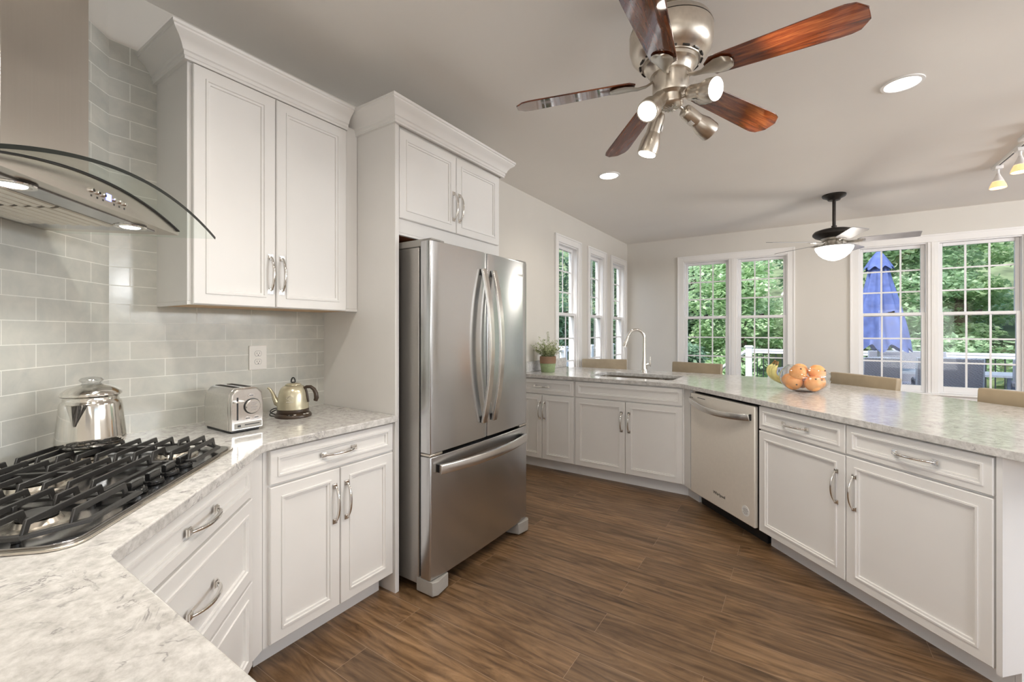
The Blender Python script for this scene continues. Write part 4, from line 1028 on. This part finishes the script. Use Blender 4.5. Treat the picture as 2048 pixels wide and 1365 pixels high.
m = MB(); m.lathe([(.022, -.115), (.08, -.121), (.135, -.131), (.158, -.150), (.166, -.172)], 48); m.lathe([(.166, -.176), (.166, -.225), (.158, -.255), (.138, -.280), (.118, -.295), (.116, -.300)], 48); m.build('motor_housing', M['nickel'], t)
m = MB(); m.lathe([(.1645, -.171), (.1645, -.177)], 48); m.build('housing_band', M['bronze'], t)
m = MB(); m.lathe([(.108, -.300), (.106, -.312), (.092, -.322), (.085, -.345), (.082, -.350)], 48); m.build('flywheel', M['nickel'], t)
m = MB()
for k in range(15):
    q = 2 * math.pi * k / 15; 
    m.tube([(.123 * math.cos(q + d), .123 * math.sin(q + d), -.2945) for d in (-.11, 0, .11)], .0042, 6)
m.build('vent_slot', M['bronze'], t)
m = MB(); m.lathe([(.0725, -.346), (.0725, -.420), (.069, -.430), (.052, -.437), (.050, -.440), (.050, -.466), (.046, -.474), (.036, -.480)], 40); sw = m.build('switch_housing', M['nickel'], t)
m = MB(); m.lathe([(.035, -.4805), (.030, -.484), (.010, -.486)], 24)
for k in range(12):
    q = 2 * math.pi * k / 12; m.tube([(.012 * math.cos(q), .012 * math.sin(q), -.487), (.031 * math.cos(q), .031 * math.sin(q), -.4855)], .0018, 6)
m.build('cap', M['pewter'], sw)
BL = blade_mesh(.145, .655, .050, .068, .006); blm = BL.build('blade', M['blade'], bevel=.002); PD = paddle().build('blade_arm', M['pewter'], ang=60); PD.parent = blm
B0 = None
for k in range(5):
    if B0 is None: o = blm; B0 = o; o.parent = t
    else: o = copy_tree(B0, t)
    o.location = (0, 0, -.362); o.rotation_euler = (Matrix.Rotation(R(-12.6 + 72 * k), 3, 'Z') @ Matrix.Rotation(R(5.5), 3, 'Y') @ Matrix.Rotation(R(-12), 3, 'X')).to_euler()
def head(p0, p1, lab, power):
    p0, p1 = Vector(p0), Vector(p1); d = (p1 - p0).normalized(); ln = (p1 - p0).length
    m = MB(); m.tube([p0, p0 + d * .006, p0 + d * .02, p0 + d * ln * .52], [.016, .026, .030, .031], 18); m.tube([p0 + d * ln * .50, p0 + d * ln * .60, p0 + d * ln * .72, p0 + d * ln * .98, p0 + d * ln], [.031, .036, .0415, .043, .042], 28); h = m.build('spotlight', M['nickel'], t, ang=50)
    h['label'] = lab
    m = MB(); m.tube([p0 + d * (ln - .004), p0 + d * (ln + .0025)], [.0385, .036], 26); m.build('bulb', M['lens'], h)
    st = MB(); k_ = Vector((0, 0, -.455)); k2 = Vector((k_.x, k_.y, k_.z)); q = Vector((p0.x, p0.y, 0)).normalized() * .048 + Vector((0, 0, -.452)); st.tube([q, p0 + d * .012], [.007, .007], 10); st.build('knuckle', M['pewter'], h)
    a = p0 + d * .04; up = Vector((0, 0, 1)); sd = d.cross(up).normalized(); nn = sd.cross(d)
    s2 = MB(); s2.M = Matrix.Translation(p0 + d * ln * .36 - nn * .0315) @ Matrix(((sd.x, d.x, nn.x, 0), (sd.y, d.y, nn.y, 0), (sd.z, d.z, nn.z, 0), (0, 0, 0, 1))); s2.box(-.013, .013, -.012, .012, -.0006, .0012); s2.build('sticker', M['white_paper'], h, smooth=False)
    spot_lamp('spot_bulb', p1 + d * .012, p1 + d, power, 120, .04, t, col=(1, .92, .8))
Fv = Vector((-math.sin(R(YAW)), math.cos(R(YAW)), 0)); Rv = Vector((math.cos(R(YAW)), math.sin(R(YAW)), 0)); Zv = Vector((0, 0, 1))
def rel(r, f, z): return Rv * r + Fv * f + Zv * (z - ZC)
head(rel(-.052, -.045, 2.300), rel(-.140, -.135, 2.195), 'spotlight aimed towards the camera left', 18)
head(rel(.055, -.045, 2.315), rel(.118, -.155, 2.272), 'spotlight aimed towards the camera right', 24)
head(rel(-.025, .065, 2.290), rel(-.072, .085, 2.118), 'spotlight aimed down and away to the left', 22)
head(rel(.075, .055, 2.300), rel(.215, .105, 2.225), 'spotlight aimed to the right', 34)

# second fan over the dining area
t = thing('ceiling_fan', 'dark bronze ceiling fan with grey blades and a glowing bowl light over the dining area', 'ceiling fan', (.301, 5.615, ZC))
m = MB(); m.lathe([(.103, 0), (.105, -.012), (.098, -.024), (.062, -.042), (.052, -.058), (.030, -.064)], 40); m.build('canopy', M['bronze'], t)
m = MB(); m.cyl((0, 0, -.06), (0, 0, -.345), .0155); m.cyl((0, 0, -.322), (0, 0, -.350), .024); m.build('down_rod', M['bronze'], t)
m = MB(); m.lathe([(.05, -.345), (.070, -.352), (.12, -.360), (.17, -.376), (.187, -.398), (.187, -.415), (.165, -.438), (.13, -.452), (.12, -.455)], 48); m.build('motor_housing', M['bronze'], t)
m = MB(); m.lathe([(.118, -.4555), (.11, -.470), (.075, -.480), (.074, -.510), (.082, -.522), (.082, -.540), (.060, -.548)], 40); m.build('switch_housing', M['pewter'], t)
m = MB(); m.lathe([(.166, -.546), (.166, -.552), (.156, -.580), (.130, -.620), (.095, -.652), (.05, -.675), (.012, -.684)], 44); m.build('bowl_shade', M['bowl_light'], t)
m = MB(); m.lathe([(.164, -.541), (.168, -.5455), (.16, -.5455)], 44); m.build('shade_rim', M['pewter'], t)
bm_ = blade_mesh(.19, .665, .058, .068, .006, square=True).build('blade', M['grey_blade'], bevel=.001)
pd = MB(); pd.tube([(.08, 0, .012), (.12, .012, -.010), (.17, .02, -.012), (.23, .018, -.009)], .007, 8); pd.tube([(.08, 0, .012), (.12, -.012, -.010), (.17, -.02, -.012), (.23, -.018, -.009)], .007, 8); pd.box(.20, .25, -.028, .028, -.009, -.0032); pdm = pd.build('blade_arm', M['pewter'], ang=60); pdm.parent = bm_
for k in range(5):
    if k == 0: o = bm_; o.parent = t
    else: o = copy_tree(bm_, t)
    o.location = (0, 0, -.492); o.rotation_euler = (Matrix.Rotation(R(-4 + 72 * k), 3, 'Z') @ Matrix.Rotation(R(-12), 3, 'X')).to_euler()
pt_ = bpy.data.lights.new('bowl_bulb', 'POINT'); pt_.energy = 9; pt_.shadow_soft_size = .12; pt_.color = (1, .93, .84)
po = bpy.data.objects.new('bowl_bulb', pt_); C.objects.link(po); po.parent = t; po.location = (0, 0, -.80)

# track light
t = thing('track_light', 'white ceiling track with two tone glass shades glowing amber', 'track light', (1.405, 5.40, ZC))
m = MB(); m.box(-.017, .017, -1.95, .045, -.020, 0); m.build('track', M['trim'], t, bevel=.002)
MB().box(-.005, .005, -1.94, .04, -.0208, -.0195).build('track_slot', M['black'], t, smooth=False)
m = MB(); m.box(-.062, .062, -.82, -.66, -.024, 0); m.build('feed_canopy', M['vinyl'], t, bevel=.006)
def track_head(y):
    m = MB(); m.box(-.024, .024, y - .035, y + .035, -.048, -.021); m.cyl((0, y, -.045), (0, y, -.085), .009); h = m.build('track_head', M['vinyl'], t, bevel=.003)
    m = MB(); m.lathe([(.012, -.083), (.016, -.10), (.030, -.130), (.036, -.150)], 28, (0, y, 0)); m.build('shade_top', M['shade_top'], h)
    m = MB(); m.lathe([(.036, -.1505), (.048, -.180), (.053, -.203), (.050, -.205)], 28, (0, y, 0), cap0=False, cap1=False); m.build('shade', M['amber'], h)
    m = MB(); m.lathe([(.046, -.198), (.02, -.200), (.001, -.2005)], 24, (0, y, 0), cap0=False); m.build('lamp', M['lens'], h)
    spot_lamp('track_lamp', (0, y, -.212), (0, y, -1), 4, 130, .03, t, col=(1, .85, .62))
for y in (-.055, -.50, -1.0, -1.5): track_head(y)

# ------------------------------------------------------------------ outside: deck, railing, furniture, woods
ZD = -.05
m = MB()
for k in range(34):
    y0 = YB + TH + .02 + k * .152
    if y0 < 12.3: m.box(-4.7, 7, y0, y0 + .146, ZD - .03, ZD)
m.box(-4.7, 7, YB + TH + .02, 12.3, ZD - .2, ZD - .031)
struct(m.build('deck', M['deck'], smooth=False))
YRL = 12.2
t = thing('deck_railing', 'white deck railing with black balusters across the far edge of the deck', 'railing', (2.6, YRL, ZD))
def post(px, py, par, h=1.0):
    p = MB().box(px - .07, px + .07, py - .07, py + .07, ZD, ZD + h).build('post', M['rail_white'], par, world=True, bevel=.004)
    c = MB(); c.box(px - .095, px + .095, py - .095, py + .095, ZD + h, ZD + h + .022); c.box(px - .08, px + .08, py - .08, py + .08, ZD + h + .022, ZD + h + .045); c.build('post_cap', M['rail_white'], p, world=True, bevel=.004)
for px in (-1.04, 1.75, 4.6): post(px, YRL, t)
m = MB(); m.box(-.97, 6.5, YRL - .045, YRL + .045, ZD + .92, ZD + .965); m.box(-.97, 6.5, YRL - .03, YRL + .03, ZD + .86, ZD + .919); m.build('top_rail', M['rail_white'], t, world=True, bevel=.003)
m = MB(); m.box(-.97, 6.5, YRL - .03, YRL + .03, ZD + .06, ZD + .12); m.build('bottom_rail', M['rail_white'], t, world=True, bevel=.003)
bal = None; x = -.86
while x < 5.2:
    if min(abs(x - p) for p in (-1.04, 1.75, 4.6)) > .10:
        if bal is None: bal = MB().cyl((0, 0, .12), (0, 0, .86), .011, .011, 8).build('baluster', M['baluster'], t); o = bal
        else: o = bal.copy(); C.objects.link(o)
        o.location = (x - 2.6, 0, 0)
    x += .13
m = MB(); m.tube([(-1.10, YRL, ZD + .90), (-2.2, YRL + 1.2, ZD + .05)], 1, flat=(.045, .035)); m.build('stair_rail', M['rail_white'], t, world=True)
t = thing('deck_railing', 'white deck railing with white balusters seen through the narrow left windows', 'railing', (-4.6, 10.0, ZD))
for py in (7.6, 9.15, 10.7, 12.2): post(-4.6, py, t)
m = MB(); m.box(-4.645, -4.555, 7.6, 12.2, ZD + .92, ZD + .965); m.build('top_rail', M['rail_white'], t, world=True, bevel=.003)
m = MB(); m.box(-4.63, -4.57, 7.6, 12.2, ZD + .60, ZD + .66); m.build('middle_rail', M['rail_white'], t, world=True, bevel=.003)
m = MB(); m.box(-4.63, -4.57, 7.6, 12.2, ZD + .06, ZD + .12); m.build('bottom_rail', M['rail_white'], t, world=True, bevel=.003)
bal = None; y = 7.75
while y < 12.1:
    if min(abs(y - p) for p in (7.6, 9.15, 10.7, 12.2)) > .1:
        if bal is None: bal = MB().box(-.018, .018, -.018, .018, .12, .60).build('baluster', M['rail_white'], t, smooth=False); o = bal
        else: o = bal.copy(); C.objects.link(o)
        o.location = (0, y - 10.0, 0)
    y += .125
# umbrella through the patio table
UX, UY = 1.17, 10.0
t = thing('patio_umbrella', 'closed blue patio umbrella standing on the deck', 'umbrella', (UX, UY, ZD))
m = MB(); lp = []; nz = 16
for i in range(nz + 1):
    f = i / nz; z = 2.62 - 1.52 * f; r = .10 + .30 * f ** 1.05; lp.append([((r * (1 + .17 * math.cos(8 * a_ + .6 * math.sin(3 * f)) + .05 * math.sin(3 * a_ + 4 * f))) * math.cos(a_), (r * (1 + .17 * math.cos(8 * a_ + .6 * math.sin(3 * f)) + .05 * math.sin(3 * a_ + 4 * f))) * math.sin(a_), z - (.07 * math.cos(8 * a_) if i == nz else 0)) for a_ in [2 * math.pi * k / 64 for k in range(64)]])
m.rings(lp, cap1=False); m.build('canopy', M['umbrella'], t, ang=70)
m = MB(); lp = []
for i in range(8):
    f = i / 7; z = 2.80 - .30 * f; r = .03 + .17 * f ** .8; lp.append([((r * (1 + .10 * f * math.cos(8 * a_))) * math.cos(a_), (r * (1 + .10 * f * math.cos(8 * a_))) * math.sin(a_), z - (.03 * math.cos(8 * a_) if i == 7 else 0)) for a_ in [2 * math.pi * k / 64 for k in range(64)]])
m.rings(lp, cap1=False); m.build('vent_cap', M['umbrella'], t, ang=70)
MB().cyl((0, 0, .045), (0, 0, 2.79), .019).build('pole', M['alu'], t)
MB().lathe([(.25, 0), (.25, .03), (.20, .045), (.04, .06), (.03, .12)], 32).build('base', M['baluster'], t)
t = thing('patio_table', 'slate grey patio table around the blue umbrella pole', 'table', (UX + .75, UY + .15, ZD))
m = MB(); m.prism([(-1.15, -.45), (1.05, -.45), (1.05, .45), (-1.15, .45)], .68, .71, [[(-.75 + .03 * math.cos(R(a * 30)), -.15 + .03 * math.sin(R(a * 30))) for a in range(12)]]); m.build('tabletop', M['slate'], t, smooth=False)
for sx in (-1.08, .98):
    for sy in (-.4, .4): MB().box(sx - .025, sx + .025, sy - .025, sy + .025, 0, .68).build('leg', M['slate'], t, smooth=False)
def wicker_chair(name, w, mat, label, cat, loc, rz, h=.96, group=None, curve=0):
    t = thing(name, label, cat, loc, rz, group); hw = w / 2
    m = MB(); m.box(-hw, hw, -.28, .22, .12, .40); m.build('seat_base', mat, t, bevel=.02)
    m = MB(); lp = []
    for z, y in ((.30, -.24), (.60, -.27), (h - .03, -.33), (h, -.335)):
        lp.append([(-hw, y - .03 + curve, z), (-hw * .5, y - .03, z), (hw * .5, y - .03, z), (hw, y - .03 + curve, z), (hw, y + .03 + curve, z), (hw * .5, y + .03, z), (-hw * .5, y + .03, z), (-hw, y + .03 + curve, z)])
    m.rings(lp); m.build('backrest', mat, t, ang=50)
    m = MB(); m.tube([(-hw, -.24 + curve, .32), (-hw, -.33 + curve, h), (0, -.345, h + .005), (hw, -.33 + curve, h), (hw, -.24 + curve, .32)], .022, 8); m.build('back_frame', M['slate'], t)
    for s in (-1, 1):
        MB().tube([(s * hw, -.25, .62), (s * hw, .0, .64), (s * hw, .20, .60), (s * hw, .22, .40)], 1, flat=(.03, .025)).build('arm', mat, t)
        for y in (-.25, .19): MB().box(s * (hw - .03) - .02, s * (hw - .03) + .02, y - .02, y + .02, 0, .12).build('leg', M['slate'], t, smooth=False)
    return t
wicker_chair('patio_chair', .46, M['wicker'], 'grey wicker patio chair below the blue umbrella', 'patio chair', (1.09, 9.42, ZD), R(4))
wicker_chair('patio_loveseat', .70, M['wicker'], 'wide grey wicker patio seat right of the window mullion', 'patio seat', (1.90, 9.38, ZD), R(-4), h=.98)
wicker_chair('patio_armchair', .62, M['wicker_pale'], 'curved grey wicker armchair at the far right window edge', 'patio chair', (2.93, 9.3, ZD), R(-14), h=.98, curve=.18)
wicker_chair('patio_sofa', 1.15, M['wicker_pale'], 'pale wicker patio sofa between umbrella and far railing', 'patio sofa', (1.78, 11.3, ZD), R(180), h=.98)
wicker_chair('patio_chair', .42, M['wicker_pale'], 'blue grey patio chair by the far railing left of the fruit bowl', 'patio chair', (-.15, 10.6, ZD), R(100), h=1.02, curve=.15)
# planter on the deck
t = thing('planter', 'leafy shrub in a dark teal planter on the deck', 'plant', (-2.2, 11.0, ZD))
MB().lathe([(.17, 0), (.19, .02), (.26, .62), (.27, .66), (.24, .66), (.23, .6)], 32).build('pot', M['teal_pot'], t)
def leaf_cloud(n, centres, size, rnd, flat=.55):
    m = MB()
    for _ in range(n):
        c, r = rnd.choice(centres)
        d = Vector((rnd.gauss(0, 1), rnd.gauss(0, 1), rnd.gauss(0, 1))).normalized(); p = Vector(c) + Vector((d.x * r[0], d.y * r[1], d.z * r[2])) * rnd.uniform(.55, 1.0)
        a = rnd.uniform(0, 2 * math.pi); e = rnd.uniform(-.9, .25); u = Vector((math.cos(a) * math.cos(e), math.sin(a) * math.cos(e), math.sin(e))); s = size * rnd.uniform(.6, 1.3)
        w = (u.cross(Vector((rnd.uniform(-.6, .6), rnd.uniform(-.6, .6), 1)))).normalized() * s * .34; nrm = u.cross(w).normalized() * s * .08
        v0 = m.v(p); v1 = m.v(p + u * s * .45 + w + nrm); v2 = m.v(p + u * s); v3 = m.v(p + u * s * .45 - w + nrm)
        m.f([v0, v1, v2]); m.f([v0, v2, v3])
    return m
f_ = leaf_cloud(900, [((0, 0, .85), (.38, .38, .28))], .13, random.Random(5)).build('foliage', M['leaf_b'], t, smooth=False, fix=False); f_['kind'] = 'stuff'
# wooded slope
m = MB(); gx = 26; gy = 16; rows = []
rg_ = random.Random(2)
for j in range(gy + 1):
    row = []
    for i in range(gx + 1):
        x = -34 + 60 * i / gx; y = 7 + 40 * j / gy; dist = max(0, y - 15) + max(0, -x - 8) * .7; z = -1.2 + .42 * dist + rg_.uniform(-.15, .15); row.append(m.v((x, y, z)))
    rows.append(row)
for j in range(gy):
    for i in range(gx): m.f([rows[j][i], rows[j][i + 1], rows[j + 1][i + 1], rows[j + 1][i]])
struct(m.build('ground', M['hill']))
def slope_z(x, y): return -1.2 + .42 * (max(0, y - 15) + max(0, -x - 8) * .7)
def tree_mesh(seed, n, size, mat, h, spread, low):
    rnd = random.Random(seed); cs = []
    for k in range(26):
        a = rnd.uniform(0, 2 * math.pi); rr = spread * rnd.uniform(.1, .8); z = rnd.uniform(low, h); cs.append(((rr * math.cos(a), rr * math.sin(a), z), (rnd.uniform(.7, 1.2), rnd.uniform(.7, 1.2), rnd.uniform(.35, .7))))
    t = thing('tree', '', 'tree', (0, 0, 0))
    f = leaf_cloud(n, cs, size, rnd).build('foliage', mat, t, smooth=False, fix=False); f['kind'] = 'stuff'
    m = MB(); b = rnd.uniform(-.3, .3); m.tube([(0, 0, -.5), (b * .3, 0, 1.5), (b, .1, 4), (b * 1.3, 0, h + 1.5)], [.20, .17, .13, .06], 10); m.build('trunk', M['bark'], t, ang=60)
    return t
kinds = [tree_mesh(11, 17000, .17, M['leaf_a'], 6.0, 2.1, .2), tree_mesh(12, 17000, .16, M['leaf_b'], 6.2, 2.1, -.2), tree_mesh(13, 15000, .18, M['leaf_c'], 5.6, 1.9, .6)]
spots_t = []
rt = random.Random(21)
for i, x in enumerate((-5.4, -1.6, 2.2, 6.2)): spots_t.append((x + rt.uniform(-.2, .2), 16.2 + rt.uniform(-.4, .4), (1, 2, 0, 0)[i]))
for i, x in enumerate((-7.6, -3.5, .4, 4.3, 8.4)): spots_t.append((x + rt.uniform(-.2, .2), 20.2 + rt.uniform(-.4, .4), (0, 1, 0, 2, 1)[i]))
for i, y in enumerate((9.6, 13.6)): spots_t.append((-8.6 + rt.uniform(-.3, .3), y, (0, 1)[i]))
for i, y in enumerate((11.4, 15.6)): spots_t.append((-12.2 + rt.uniform(-.3, .3), y, (1, 0)[i]))
used = set(); klab = ['mid green leafy tree in the woods beyond the deck', 'deep green tree in the woods beyond the deck', 'pale bright green tree in the woods beyond the deck']
for i, (x, y, k) in enumerate(spots_t):
    o = kinds[k] if k not in used else copy_tree(kinds[k]); used.add(k)
    o.location = (x, y, slope_z(x, y) - .3); o.rotation_euler = (0, 0, rt.uniform(0, 6.28)); s = rt.uniform(.9, 1.15); o.scale = (s, s, s); o['label'] = klab[k]; o['group'] = ('mid green', 'deep green', 'pale green')[k] + ' trees beyond the deck'
